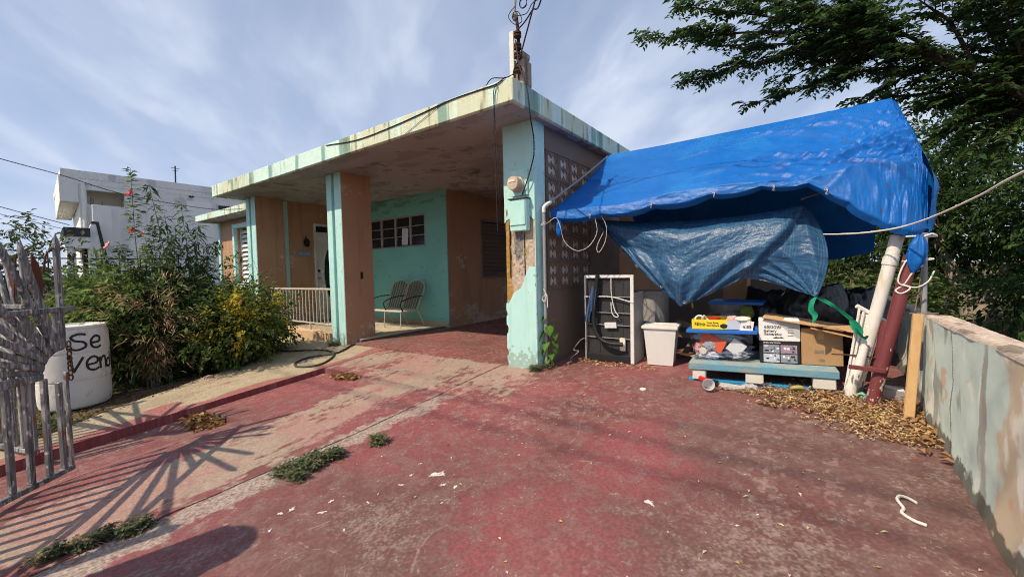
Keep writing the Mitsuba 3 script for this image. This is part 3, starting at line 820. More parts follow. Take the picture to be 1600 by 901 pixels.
cable('black cable running along the front roof edge to the corner', [(-2.276, 3.094, 2.82), (-2.381, 3.09, 2.785), (-2.584, 3.094, 2.789), (-2.967, 3.092, 2.792), (-3.397, 3.092, 2.762), (-3.871, 3.092, 2.733), (-4.568, 3.092, 2.72), (-5.294, 3.094, 2.79)], .006)
cable('thin wire sagging across the face of the front roof edge', [(-3.107, 3.093, 2.781), (-3.4, 3.092, 2.692), (-3.689, 3.093, 2.60)], .0025)
cable('short cable loop arching above the roof corner', [(-2.57, 3.14, 2.80), (-2.455, 3.12, 2.866), (-2.312, 3.15, 2.845), (-2.238, 3.22, 2.90)], .005)
cable('black cable hanging straight down from the front roof edge', [(-2.366, 3.085, 2.779), (-2.40, 3.08, 2.738), (-2.404, 3.08, 2.604), (-2.405, 3.08, 2.364), (-2.399, 3.08, 1.913), (-2.395, 3.08, 1.429)], .0045)
cable('thin cable dangling in a curve beside the straight hanging one', [(-2.366, 3.08, 2.775), (-2.393, 3.075, 2.619), (-2.374, 3.07, 2.263), (-2.349, 3.07, 2.082), (-2.343, 3.07, 1.787), (-2.388, 3.07, 1.524)], .003)
cable('black service cable looping from the mast down to the meter', [(-2.24, 3.22, 3.19), (-2.183, 3.16, 3.037), (-2.12, 3.10, 2.875), (-2.02, 3.06, 2.637), (-2.0, 3.08, 2.38), (-2.10, 3.28, 2.30), (-2.227, 3.48, 2.235), (-2.30, 3.57, 2.17), (-2.38, 3.585, 1.99), (-2.463, 3.60, 1.846)], .006)
cable('thick black cable rising from the mast towards the street', [(-2.26, 3.22, 2.83), (-2.252, 3.2, 2.913), (-2.184, 3.2, 3.008), (-2.12, 3.2, 3.16), (-2.02, 3.17, 3.34), (-1.85, 3.08, 3.56), (-1.2, 2.6, 4.1), (0.6, 0.4, 5.0), (1.8, -1.9, 5.6)], .007)
cable('second black cable leading from the mast head to the street', [(-2.25, 3.25, 3.29), (-2.15, 3.24, 3.33), (-2.05, 3.22, 3.39), (-1.91, 3.18, 3.47), (-1.2, 2.5, 4.05), (0.62, 0.3, 4.95), (1.85, -1.9, 5.55)], .007)
cable('tangled loops of thin wire around the mast head', [(-2.256, 3.25, 3.519), (-2.309, 3.25, 3.492), (-2.328, 3.24, 3.437), (-2.254, 3.23, 3.345), (-2.18, 3.24, 3.35), (-2.21, 3.24, 3.44), (-2.27, 3.25, 3.47), (-2.30, 3.26, 3.43), (-2.24, 3.22, 3.41), (-2.13, 3.24, 3.40), (-2.07, 3.25, 3.47), (-1.99, 3.22, 3.46)], .004)
cable('small ring of coiled cable at the mast head', [(-2.165 + .04 * math.cos(a), 3.24 + .008 * a / 6, 3.515 + .045 * math.sin(a)) for a in np.linspace(0, 12.0, 30)], .004, n=2)
# overhead lines along the street, behind the viewer; their shadows cross the driveway
for i, (yy, zz, r_) in enumerate([(-5.05, 9.2, .017), (-5.55, 9.35, .015), (-4.2, 8.6, .010)]):
    pts = [(x, yy, zz - 0.25 + 0.25 * (x / 14.0) ** 2) for x in np.linspace(-14, 16, 16)]
    cable(['thick overhead line along the street, highest bundle', 'overhead line along the street, outermost', 'thin overhead line along the street, nearest the house'][i], pts, r_, 'street_line', n=2, cat_='overhead line')

# ------------------------------------------------------------------ porch bench
bn = thing('porch_bench', 'white metal double chair bench with slatted backs on the porch', 'bench')
bx, by = -6.75, 4.86
for i in range(2):
    cx = bx - 0.02 + 0.47 * i
    for j in range(6):
        u = -0.175 + 0.07 * j
        top = 0.90 - 0.9 * u * u * 2.2
        obj('back_slat', bar((cx + u * .92, by + 0.40, 0.37), (cx + u * 1.12, by + 0.60, top), .042, .006, (0, 1, 0)), 'm_chair', bn)
    fr = [(cx - .23, by + .38, .34), (cx - .26, by + .56, .74), (cx - .17, by + .61, .88), (cx, by + .62, .92), (cx + .17, by + .61, .88), (cx + .26, by + .56, .74), (cx + .23, by + .38, .34)]
    obj('back_frame', tube(smoothline(fr, 5), .011, 8), 'm_rail', bn, smooth=50)
    for j in range(6):
        y = by + 0.02 + .07 * j
        obj('seat_slat', box(cx - .215, cx + .215, y, y + .052, .355, .361, .001), 'm_rail', bn)
obj('seat_frame', cat(tube([(bx - .27, by, .35), (bx + .70, by, .35)], .013, 8), tube([(bx - .27, by + .42, .34), (bx + .70, by + .42, .34)], .012, 8), *[tube([(x, by, .35), (x, by + .42, .34)], .012, 8) for x in (bx - .27, bx + .215, bx + .70)]), 'm_rail', bn)
for x in (bx - .25, bx + .21, bx + .68):
    obj('leg', tube([(x, by + .01, .345), (x, by - .01, .04)], .011, 8), 'm_rail', bn)
    obj('leg', tube([(x, by + .42, .34), (x + .05, by + .52, .04)], .011, 8), 'm_rail', bn)
for x in (bx - .28, bx + .225, bx + .71):
    obj('armrest', tube(smoothline([(x, by + .52, .62), (x, by + .25, .60), (x, by + .02, .54), (x, by - .02, .47), (x, by + .03, .36)], 5), .010, 8), 'm_blackmatt', bn, smooth=50)

# ------------------------------------------------------------------ gates
def gate(name, label, A, d, zb, L, flip, seed):
    A, d = np.array(A), unit(np.array(d))
    nrm = np.array([-d[1], d[0], 0.0])
    P = lambda u, z: np.array([A[0] + d[0] * u, A[1] + d[1] * u, z])
    g = thing(name, label, 'gate')
    zm, zr, zt = zb + .68, zb + 1.12, zb + 1.60
    r = np.random.default_rng(seed)
    sqb = lambda a, b, w=.033, dd=.028: bar(a, b, w, dd, nrm, .004)
    obj('bottom_rail', sqb(P(-.02, zb), P(L, zb), .035, .035), 'm_galv', g)
    obj('middle_rail', sqb(P(.19, zm) + nrm * .012, P(L, zm) + nrm * .012, .026, .03), 'm_galv', g)
    obj('upper_rail', sqb(P(-.06, zr) + nrm * .024, P(L, zr) + nrm * .024, .034, .036), 'm_galv', g)
    obj('latch_post', sqb(P(.045, zb + .02), P(.05, zm - .06), .030, .030), 'm_galv', g)
    obj('latch_bar', sqb(P(-.012, zb), P(-.008, zm + .0), .022, .022), 'm_galv', g, label='thin bar along the latch side')
    obj('hinge_post', sqb(P(L, zb - .1), P(L, zt - .1), .06, .06), 'm_galv', g)
    u = .15
    while u < L - .06:
        obj('bar', sqb(P(u, zb + .02), P(u, zm - .01), .034, .028), 'm_galv', g)
        u += .118
    hub = (0.0, zm)
    arc = [P(.19 * math.cos(a), zm + .19 * math.sin(a)) for a in np.linspace(0, math.pi / 2, 9)]
    obj('hub_ring', cat([sqb(arc[i], arc[i + 1], .06, .02) for i in range(8)]), 'm_rust', g)
    for i, ang in enumerate(np.linspace(math.pi / 2, 0.06, 12)):
        ca, sa_ = math.cos(ang), math.sin(ang)
        rad = min((L - .03) / max(ca, 1e-3), (zt - .02 - zm - .10 * r.random()) / max(sa_, 1e-3))
        if i % 3 == 1 and sa_ > .3:
            rad = min(rad, (zr - zm) / sa_)
        if rad * ca > L - .05:
            rad = (L - .05) / ca
        off = nrm * .012 * (i % 2)
        a, b = P(.17 * ca, zm + .17 * sa_), P(rad * ca, zm + rad * sa_)
        obj('ray_bar', sqb(a + off, b + off, .036, .026), 'm_galv', g)
        if rad * sa_ > .7:
            dirv = unit(b - a)
            s = unit(np.cross(dirv, nrm))
            c = b + off
            V = [c + s * .020 + nrm * .01, c - s * .020 + nrm * .01, c - s * .020 - nrm * .01, c + s * .020 - nrm * .01, c + dirv * .08, c - dirv * .03]
            obj('spear_tip', trimesh.convex.convex_hull(np.array(V)), 'm_galv', g)
    for u_, z_ in ((.10, zt - .10),):
        tw_ = smoothline([P(u_, z_ - .12), P(u_ - .03, z_), P(u_ - .10, z_ + .05), P(u_ - .15, z_ + .07)], 4)
        obj('scroll', tube(tw_, np.linspace(.007, .002, len(tw_)), 6), 'm_rust', g)
    pl = sg.Polygon([(0, 0), (.035, .09), (.02, .22), (.05, .34), (.085, .40), (.10, .24), (.07, .10)])
    m = prism(pl, .006)
    M = np.eye(4)
    M[:3, 0], M[:3, 1], M[:3, 2], M[:3, 3] = (d[0], d[1], 0), (0, 0, 1), nrm, P(.09, zt - .50)
    m.apply_transform(M)
    obj('rust_plate', m, 'm_redrust', g, label='torn rusty metal plate between the spear bars')
    return g, P, zm


g1, P1, zm1 = gate('sunburst_gate', 'nearer leaf of the weathered grey gate with sunburst bars', (-4.22, .46), (.69, -.72), -.265, 1.50, False, 3)
g2_, P2, zm2 = gate('sunburst_gate', 'farther leaf of the weathered grey gate, behind the nearer leaf', (-4.80, .345), (-.95, -.30), -.255, 1.45, False, 8)
ch = thing('gate_chain', 'dark steel chain hanging on the latch side of the nearer gate leaf', 'chain')
for i in range(8):
    lk = trimesh.creation.torus(.020, .0055, major_sections=14, minor_sections=6)
    lk.apply_scale((1, .72, 1))
    c = P1(-.045, zm1 + .19 - .034 * i)
    lk = rot(rot(lk, 90, (0, 1, 0)), 90 * (i % 2) + 40, (0, 0, 1))
    lk.apply_translation(c)
    obj('link', lk, 'm_rust', ch, smooth=True)
# gate pillar that carries the near leaf (outside the frame, throws the round shadow)
gp = thing('gate_pillar', 'rendered concrete gate pillar with a rounded cap at the street', 'pillar')
obj('shaft', box(-2.95, -2.65, -.72, -.46, -.6, 1.28, .02), 'm_gardenwall', gp)
obj('rounded_cap', lump((-2.80, -.59, 1.28), (.16, .14, .13), 2, .04, 3), 'm_gardenwall', gp, smooth=True)

# ------------------------------------------------------------------ barrel
bc = np.array([-6.52, .785])
zb0 = float(G(*bc)) - .02
R0 = .288
br = thing('plastic_barrel', 'white plastic drum with black hand lettering beside the walkway', 'barrel')
prof = [(0, 0), (.25, 0), (.275, .02), (R0 - .003, .06), (R0, .12), (R0, .28), (R0 - .006, .29), (R0 - .006, .30), (R0, .31), (R0, .57), (R0 - .006, .58), (R0 - .006, .59), (R0, .60), (R0 - .002, .80), (R0 - .02, .845), (R0 - .012, .85), (R0 - .012, .875), (R0 - .03, .878), (R0 - .035, .86), (0, .86)]
obj('drum', lathe(prof, 56, (*bc, zb0)), 'm_white', br, smooth=35)


def stroke_on_drum(strokes, a0, z0, s, w=.011):
    """Hand-painted strokes (x right, y up, in letter heights) laid on the drum as thin ribbons."""
    ms = []
    for st in strokes:
        q = smoothline([(x, y, 0) for x, y in st], 6)[:, :2] if len(st) > 2 else np.linspace(st[0], st[1], 8)
        ang = a0 + q[:, 0] * s / R0
        z = z0 + q[:, 1] * s
        t = np.gradient(np.c_[ang * R0, z], axis=0)
        t /= np.linalg.norm(t, axis=1, keepdims=True)
        nn = np.c_[-t[:, 1], t[:, 0]]
        V = []
        for sgn in (1, -1):
            aa_, zz_ = ang + sgn * nn[:, 0] * w / R0, z + sgn * nn[:, 1] * w
            V.append(np.c_[bc[0] + (R0 + .0022) * np.cos(aa_), bc[1] + (R0 + .0022) * np.sin(aa_), zb0 + zz_])
        n = len(q)
        i = np.arange(n - 1)
        ms.append(TM(np.vstack(V), np.vstack([np.c_[i, i + 1, i + 1 + n], np.c_[i, i + 1 + n, i + n]])))
    return cat(ms)


sS = [[(.85, .95), (.5, 1.02), (.15, .85), (.3, .6), (.75, .45), (.8, .15), (.4, -.02), (.0, .12)]]
lete = lambda x: [[(x + .05, .35), (x + .5, .42), (x + .55, .68), (x + .3, .8), (x + .05, .55), (x + .1, .12), (x + .4, .0), (x + .62, .12)]]
letV = [[(0, .95), (.12, .0)], [(.12, .0), (.55, .85)]]
letn = lambda x: [[(x, .75), (x + .04, .0)], [(x + .02, .4), (x + .2, .75), (x + .38, .65), (x + .42, .0)]]
letd = lambda x: [[(x + .42, .1), (x + .15, .0), (x, .3), (x + .2, .6), (x + .42, .5)], [(x + .45, 1.1), (x + .45, .0)]]
a_front = -.22
obj('hand_lettering', cat(stroke_on_drum(sS, a_front - .02, .63, .16), stroke_on_drum(lete(1.05), a_front - .02, .63, .16), stroke_on_drum(letV, a_front, .395, .18), stroke_on_drum(lete(.66), a_front, .395, .18), stroke_on_drum(letn(1.42), a_front, .395, .17), stroke_on_drum(letd(2.15), a_front, .40, .15), stroke_on_drum(lete(2.85), a_front, .40, .15)), 'm_marker', br, label='black hand-painted words on the drum')

# ------------------------------------------------------------------ plants
def leafset(P, D, N, L, W, cols, parent, name='foliage', m='m_leaf', fold=.22, **kw):
    mm, cv = leaves(np.asarray(P), np.asarray(D), np.asarray(N), L, W, cols, fold)
    return obj(name, mm, m, parent, smooth=False, color=cv, **kw)


def stems_plant(root, base, n, h, spread, leafL, leafW, per_m, pal, seed, droop=.25, tips=None, start=.15, lean=(0, 0), stem_r=.008, stem_m='m_bark', updir=.35, var=.35):
    r = np.random.default_rng(seed)
    base = np.asarray(base, float)
    S, P, D, N = [], [], [], []
    ends = tips if tips is not None else None
    for i in range(n):
        if ends is not None and i < len(ends):
            e = np.asarray(ends[i], float)
            b = base + np.r_[(r.random(2) - .5) * spread * .5, 0]
        else:
            a, q = r.random() * 6.283, math.sqrt(r.random())
            b = base + np.array([math.cos(a), math.sin(a), 0]) * q * spread * .35
            hh = h * (.55 + .5 * r.random()) * (1 - .35 * q)
            e = base + np.array([math.cos(a) * q * spread + lean[0], math.sin(a) * q * spread + lean[1], hh])
        mid = (b + e) / 2 + np.r_[(r.random(2) - .5) * .25 * spread, .12 * h]
        line = smoothline([b, mid, e], 7)
        S.append(tube(line, np.linspace(stem_r, stem_r * .3, len(line)), 5))
        seg = np.linalg.norm(np.diff(line, axis=0), axis=1).sum()
        k = max(4, int(seg * per_m))
        t = start + (1 - start) * np.sort(r.random(k))
        idx = t * (len(line) - 1)
        i0 = np.minimum(idx.astype(int), len(line) - 2)
        f = (idx - i0)[:, None]
        pos = line[i0] * (1 - f) + line[i0 + 1] * f
        tan = unit(line[i0 + 1] - line[i0])
        ang = np.arange(k) * 2.4 + r.random(k)
        sd = np.c_[np.cos(ang), np.sin(ang), 0 * ang]
        tw = .06 * h * r.random((k, 1)) * (1 - t[:, None]) * 1.5
        dirs = unit(sd + tan * updir + np.c_[0 * ang, 0 * ang, -droop * r.random(k) * 2])
        P.append(pos + sd * tw)
        D.append(dirs)
        N.append(unit(np.c_[0 * ang, 0 * ang, 1 + 0 * ang] + .6 * (r.random((k, 3)) - .5)))
    P, D, N = np.concatenate(P), np.concatenate(D), np.concatenate(N)
    k = len(P)
    obj('stem', cat(S), stem_m, root)
    leafset(P, D, N, leafL * (.6 + .7 * r.random(k)), leafW * (.7 + .6 * r.random(k)), pick(pal, k, r, var), root)
    return P


def gz(x, y):
    return float(terrain(np.array(x), np.array(y)))


GREEN = [(.11, .175, .06), (.14, .21, .07), (.085, .14, .05), (.19, .25, .085)]
DARK = [(.062, .11, .055), (.085, .14, .066), (.10, .16, .07)]
LIGHT = [(.20, .28, .08), (.26, .33, .11), (.14, .21, .06)]


def flower(root, c, r_, m, seed):
    q = np.random.default_rng(seed)
    ms = []
    for i in range(5):
        a = i * 1.2566 + .3
        pet = lump((r_ * .55, 0, 0), (r_ * .6, r_ * .42, r_ * .14), seed + i, .2, 2)
        pet = rot(rot(pet, -25, (0, 1, 0)), math.degrees(a))
        ms.append(pet)
    m_ = rot(cat(ms), 60, (1, 0, 0))
    m_ = rot(m_, 40 * q.random())
    m_.apply_translation(c)
    obj('flower', m_, m, root)


hib = thing('hibiscus_shrub', 'tall leggy hibiscus shrub with red flowers in the front garden', 'shrub')
tips = [(-6.95, 1.437, 2.45), (-7.0, 1.3, 1.5), (-6.9, 1.6, 1.75), (-7.15, 1.25, 1.25), (-7.2, 1.6, 1.6), (-6.8, 1.35, 1.2), (-7.3, 1.35, 1.05), (-6.75, 1.6, 1.3)]
stems_plant(hib, (-7.0, 1.55, gz(-7.0, 1.55)), 45, 1.15, .62, .095, .048, 60, GREEN + LIGHT[:1], 21, tips=tips)
for i, (c, r_) in enumerate([((-6.93, 1.417, 2.12), .055), ((-6.98, 1.43, 1.66), .045), ((-7.0, 1.2, 1.47), .05), ((-6.95, 1.41, 1.17), .045), ((-7.05, 1.164, .87), .045), ((-6.85, 1.5, 1.62), .04)]):
    flower(hib, c, r_, 'm_flower' if i % 3 < 2 else 'm_flowerpink', 30 + i)
ole = thing('oleander_shrub', 'tall dark shrub with narrow drooping leaves against the low wing', 'shrub')
tips = [(-6.91, 1.60, 2.27), (-6.86, 1.91, 2.06), (-6.85, 2.09, 1.80), (-6.70, 2.16, 1.52), (-6.95, 1.75, 1.9), (-7.0, 2.1, 1.7), (-6.9, 2.3, 1.6), (-7.1, 1.9, 1.75), (-6.75, 1.9, 1.5), (-6.7, 1.75, 1.65)]
stems_plant(ole, (-7.0, 2.0, gz(-7.0, 2.0)), 34, 1.3, .62, .14, .030, 62, DARK + GREEN[:1], 22, droop=.75, tips=tips)
lan = thing('yellow_shrub', 'bushy shrub with yellow blotched leaves beside the walkway', 'shrub')
PL = stems_plant(lan, (-6.38, 2.28, gz(-6.38, 2.28)), 80, .98, .50, .06, .040, 95, GREEN, 23, start=.05)
r3 = np.random.default_rng(4)
sel = PL[((PL - [-6.35, 2.3, .4]) @ [.82, -.5, .25] > .12) & (PL[:, 2] > .1) & (meshkit.noise(PL * 3.3, 5) > .46)][:650]
sel = sel[::2]
sel = np.repeat(sel, 2, 0) + [.03, -.02, .01] + .07 * (r3.random((len(sel) * 2, 3)) - .5)
leafset(sel, unit(r3.random((len(sel), 3)) - [.5, .5, .3]), np.tile([0, -.4, 1.0], (len(sel), 1)), .055, .036, pick([(.50, .38, .02), (.58, .46, .04), (.40, .33, .03)], len(sel), r3), lan, name='yellow_foliage', label='yellow leaves of the bushy shrub')
for i, c in enumerate([(-6.15, 2.3, .72), (-6.05, 2.45, .6), (-6.1, 2.5, .74)]):
    flower(lan, c, .035, 'm_flowerpink', 50 + i)
var = thing('striped_leaf_plant', 'arching plant with long pale striped leaves left of the hibiscus', 'plant')
stems_plant(var, (-7.25, 1.15, gz(-7.25, 1.15) + .2), 44, 1.25, .5, .24, .030, 38, LIGHT + [(.28, .33, .13)], 24, droop=.5, start=.4)
dry = thing('dead_shrub', 'dry brown dead shrub in the middle of the garden bed', 'shrub')
r4 = np.random.default_rng(9)
stems_plant(dry, (-6.60, 1.45, gz(-6.6, 1.45)), 13, .95, .20, .10, .016, 110, [(.42, .29, .16), (.34, .22, .11), (.50, .37, .21)], 25, droop=.7)
low = thing('dark_leafy_shrub', 'dense dark green leafy bush at the foot of the garden bed', 'shrub')
stems_plant(low, (-6.95, 1.75, gz(-6.95, 1.75)), 100, .95, .62, .085, .046, 80, DARK + GREEN[:2], 26, start=.03)
low2 = thing('dark_leafy_shrub', 'dark green bush in front of the low wing, right of the oleander', 'shrub')
stems_plant(low2, (-6.9, 2.7, gz(-6.9, 2.7)), 80, .85, .55, .08, .045, 80, DARK + GREEN[:2], 27, start=.03)
low3 = thing('green_leafy_shrub', 'bright green bush at the left end of the garden bed', 'shrub')
stems_plant(low3, (-7.5, 1.35, gz(-7.5, 1.35)), 90, 1.1, .6, .085, .045, 80, GREEN + LIGHT[:1], 28, start=.03)
wing_b = thing('hedge_shrub', 'shadowy dark shrub growing along the front of the low wing', 'shrub')
stems_plant(wing_b, (-9.6, 3.3, .1), 90, 1.1, .9, .09, .05, 60, DARK, 29, start=.03)
# low weeds under the bushes and litter on the soil
rw = np.random.default_rng(31)
n = 5200
wx, wy = -8.2 + 2.9 * rw.random(n), .2 + 3.0 * rw.random(n)
keep = (wx < wl(wy) - .03) & (meshkit.noise(np.stack([wx * 2, wy * 2, 0 * wx], -1), 3) > .38 + .25 * (wx > -6.6))
wx, wy = wx[keep], wy[keep]
wz = terrain(wx, wy)
n = len(wx)
leafset(np.c_[wx, wy, wz + .07 * rw.random(n)], np.c_[rw.random((n, 2)) - .5, .5 * rw.random(n)], np.tile([0, 0, 1.0], (n, 1)), .05, .03, pick(GREEN, n, rw), None, name='ground_weeds', label='low weeds covering the soil of the garden bed', kind='stuff')
n = 2600
wx, wy = -7.4 + 2.1 * rw.random(n), .3 + 2.8 * rw.random(n)
keep = wx < wl(wy) + .08
wx, wy = wx[keep], wy[keep]
n = len(wx)
a = rw.random(n) * 6.283
leafset(np.c_[wx, wy, np.maximum(terrain(wx, wy), np.where(wx > wl(wy), G(wx, wy) + .004, -9)) + .006], np.c_[np.cos(a), np.sin(a), .1 * (rw.random(n) - .5)], np.tile([0, 0, 1.0], (n, 1)), .05, .016, pick([(.17, .12, .07), (.11, .075, .045), (.25, .19, .12)], n, rw), None, name='dry_litter', m='m_dryleaf', label='dry brown leaf litter on the garden soil', kind='stuff')
# lawn towards the back wall
n = 16000
wx, wy = -13.8 + 6.4 * rw.random(n), -1.2 + 4.6 * rw.random(n)
a = rw.random(n) * 6.283
leafset(np.c_[wx, wy, terrain(wx, wy) - .01], np.c_[.5 * np.cos(a), .5 * np.sin(a), .9 + 0 * a], np.c_[np.sin(a), -np.cos(a), 0 * a], .09 + .08 * rw.random(n), .014, pick([(.09, .13, .025), (.12, .16, .04), (.07, .11, .02)], n, rw), None, name='lawn_grass', label='rough green lawn behind the white drum', kind='stuff')


def weed(label, spots, n, seed):
    r = np.random.default_rng(seed)
    k = thing('weed_patch', label, 'weeds')
    P = []
    for (x, y, rx, ry, frac) in spots:
        m_ = int(n * frac)
        t = np.sqrt(r.random(m_)) * (0.4 + .6 * r.random(m_))
        a = r.random(m_) * 6.283
        P.append(np.c_[x + rx * t * np.cos(a), y + ry * t * np.sin(a), np.zeros(m_)])
    P = np.concatenate(P)
    m_ = len(P)
    P[:, 2] = G(P[:, 0], P[:, 1]) + .004 + .055 * r.random(m_) ** 1.6
    a = r.random(m_) * 6.283
    leafset(P, np.c_[np.cos(a), np.sin(a), .3 * r.random(m_) - .05], np.c_[.3 * np.cos(a * 3), .3 * np.sin(a * 2), 1 + 0 * a], .028 * (.6 + .8 * r.random(m_)), .018, pick([(.14, .19, .10), (.175, .22, .12), (.10, .14, .075), (.32, .27, .15), (.15, .20, .11)], m_, r), k)
    st = []
    for i in range(max(6, n // 60)):
        p0 = P[r.integers(0, m_)].copy()
        p1 = p0 + np.r_[.12 * (r.random(2) - .5) * 2, 0]
        p0[2], p1[2] = G(p0[0], p0[1]) + .006, G(p1[0], p1[1]) + .012
        st.append(tube([p0, (p0 + p1) / 2 + [0, 0, .012], p1], .0018, 4))
        for q_ in range(3):
            p2 = p0 + np.r_[.16 * (r.random(2) - .5), 0]
            p2[2] = G(p2[0], p2[1]) + .02 + .05 * r.random()
            st.append(tube([p0, (p0 + p2) / 2 + [0, 0, .015], p2], .0011, 4))
    obj('runner', cat(st), 'm_slat', k)


weed('spreading green weed in the driveway joint, the largest clump', [(-2.66, 1.36, .13, .17, .55), (-2.72, 1.22, .10, .10, .18), (-2.60, 1.50, .07, .07, .17), (-2.57, 1.22, .09, .05, .1)], 1900, 41)
weed('small round green weed on the driveway joint above the largest clump', [(-2.50, 1.77, .085, .06, 1)], 380, 42)
weed('long strip of green weed in the joint near the gate shadow', [(-2.86, .53, .05, .10, .4), (-2.93, .40, .05, .12, .35), (-2.98, .25, .05, .12, .25)], 900, 43)
weed('tiny weed clump at the foot of the turquoise pillar', [(-2.34, 3.60, .10, .07, .7), (-2.25, 3.72, .08, .10, .3)], 420, 44)
weed('green weed at the base of the right front column', [(-6.0, 3.50, .16, .08, 1)], 420, 45)
# leafy vine on the pole beside the pillar
vn = thing('leafy_vine', 'vine with big green leaves climbing the pole beside the pillar', 'vine')
rv = np.random.default_rng(3)
vp = smoothline([(-2.27, 3.78, 0), (-2.30, 3.77, .15), (-2.27, 3.78, .3), (-2.31, 3.77, .45), (-2.28, 3.78, .55)], 6)
obj('stem', tube(vp, .005, 5), 'm_hose', vn)
for i, (dx, dz, s, az) in enumerate([(-.05, .47, .13, 200), (.05, .42, .15, -60), (-.02, .36, .16, -110), (.09, .36, .13, -30), (-.07, .30, .13, -130), (.02, .25, .14, -85), (.10, .25, .12, -20), (-.01, .17, .11, -100), (.06, .13, .11, -50), (.02, .06, .10, -80), (.07, .48, .11, 20), (.0, .52, .10, -90), (-.04, .20, .10, -150), (.12, .17, .09, -35)]):
    a = math.radians(az)
    nn = 9
    t = np.linspace(0, 1, nn)
    wd = s * .62 * np.sin(np.pi * np.clip(t, 0, 1) ** .75) * .5
    D_ = unit(np.array([math.cos(a) * .45, math.sin(a) * .45, -.85]))
    Nn = unit(np.array([math.cos(a), math.sin(a), .55]))
    Sd = np.cross(D_, Nn)
    p0 = np.array([-2.29 + dx * .6, 3.77, dz + .05])
    ctr = p0 + t[:, None] * s * D_ + (Nn * .25 * s) * (np.sin(t * 2.2)[:, None])
    V = np.vstack([ctr + Sd * wd[:, None] + Nn * wd[:, None] * .35, ctr, ctr - Sd * wd[:, None] + Nn * wd[:, None] * .35])
    ix = np.arange(nn - 1)
    F = np.vstack([np.c_[ix, ix + nn, ix + nn + 1], np.c_[ix, ix + nn + 1, ix + 1], np.c_[ix + nn, ix + 2 * nn, ix + 2 * nn + 1], np.c_[ix + nn, ix + 2 * nn + 1, ix + nn + 1]])
    cv = np.tile(pick([(.09, .19, .035), (.12, .23, .05), (.06, .14, .03)], 1, rv, .2), (3 * nn, 1))
    cv[nn:2 * nn] *= 1.35
    obj('leaf', TM(V, F), 'm_leaf', vn, smooth=True, color=cv)

# ------------------------------------------------------------------ hose, stones
hz = lambda pts: [(x, y, float(G(x, y)) + .018) for x, y in pts]
hp = hz([(-7.5, 2.95), (-6.9, 2.95), (-6.4, 2.98), (-5.95, 3.2), (-5.6, 3.22), (-5.3, 3.08), (-5.08, 2.82), (-5.1, 2.66), (-5.3, 2.58), (-5.52, 2.68), (-5.6, 2.86), (-5.55, 3.0), (-5.42, 3.16), (-5.48, 3.35), (-5.62, 3.56), (-5.70, 3.85), (-5.68, 4.03)])
cable('dark garden hose lying in a loop across the walkway', hp, .013, 'garden_hose', 'm_hose', cat_='hose', sides=9)
for i, (x, y, r_, lb) in enumerate([(-6.03, 1.86, .055, 'pinkish stone on the edge of the walkway, nearest the drum'), (-6.42, 2.42, .06, 'grey stone half hidden under the yellow shrub'), (-6.28, 2.15, .045, 'small stone between the walkway edge and the yellow shrub')]):
    obj('stone', lump((x, y, gz(x, y) + .05), (r_ * 1.3, r_, r_ * .8), i + 3, .4, 3, 1.4), 'm_rock', label=lb, cat='stone', smooth=False)
rl_ = np.random.default_rng(77)
for (cx, cy, rx, ry, n, lb) in [(-4.55, 1.33, .30, .11, 190, 'pile of dry leaves against the step in the channel, nearest the gate'), (-4.3, 2.62, .24, .07, 130, 'heap of dry leaves at the upper step of the channel')]:
    a = rl_.random(n) * 6.283
    q = np.sqrt(rl_.random(n))
    x, y = cx + rx * q * np.cos(a), cy + ry * q * np.sin(a)
    x, y = np.maximum(x, -4.88), np.minimum(y, 1.455 if cy < 2 else 2.71)
    b = rl_.random(n) * 6.283
    leafset(np.c_[x, y, G(x, y) - np.where(y < 1.46, .074 * np.clip((-4.02 - x) / .3, 0, 1), .058 * np.clip((-4.02 - x) / .85, 0, 1)) + .012 + .05 * rl_.random(n) * (1 - q)], np.c_[np.cos(b), np.sin(b), .7 * (rl_.random(n) - .4)], np.c_[rl_.random((n, 2)) - .5, 1 + 0 * a], .075 * (.5 + .8 * rl_.random(n)), .032, pick([(.36, .22, .09), (.28, .15, .06), (.45, .32, .16), (.20, .11, .05)], n, rl_), None, name='leaf_pile', m='m_dryleaf', label=lb, kind='stuff', cat=None, fold=.4)

# ------------------------------------------------------------------ the right boundary wall
gw = thing('boundary_wall', 'low boundary wall with peeling pale green paint on the right', 'wall')
def wall_piece(y0, y1, xf, x1, zt, ny):
    def fn(u, v):
        y = y0 + (y1 - y0) * u
        z = -.5 + (zt + .5) * v
        p = np.stack([0 * y, y * 5, z * 5], -1)
        return np.c_[xf + .012 * (meshkit.fbm(p, 4, 3) - .5) * 2 * np.minimum(1, (1 - v) * 12) - .015 * np.clip(.12 - (z - G(.5, y)), 0, .12) / .12, y, z]
    face, _, _ = grid(fn, ny, 40)
    V, F = np.array(face.vertices), np.array(face.faces)
    F = F[:, ::-1]
    rest = cat(TM([(xf, y1, -.5), (x1, y1, -.5), (x1, y1, zt), (xf, y1, zt)], [(0, 1, 2), (0, 2, 3)]), TM([(x1, y0, -.5), (x1, y1, -.5), (x1, y1, zt), (x1, y0, zt)], [(0, 1, 2), (0, 2, 3)]))
    return cat(TM(V, F), rest)
obj('wall_face', wall_piece(-4, 3.86, .615, .755, .688, 300), 'm_gardenwall', gw, smooth=35)


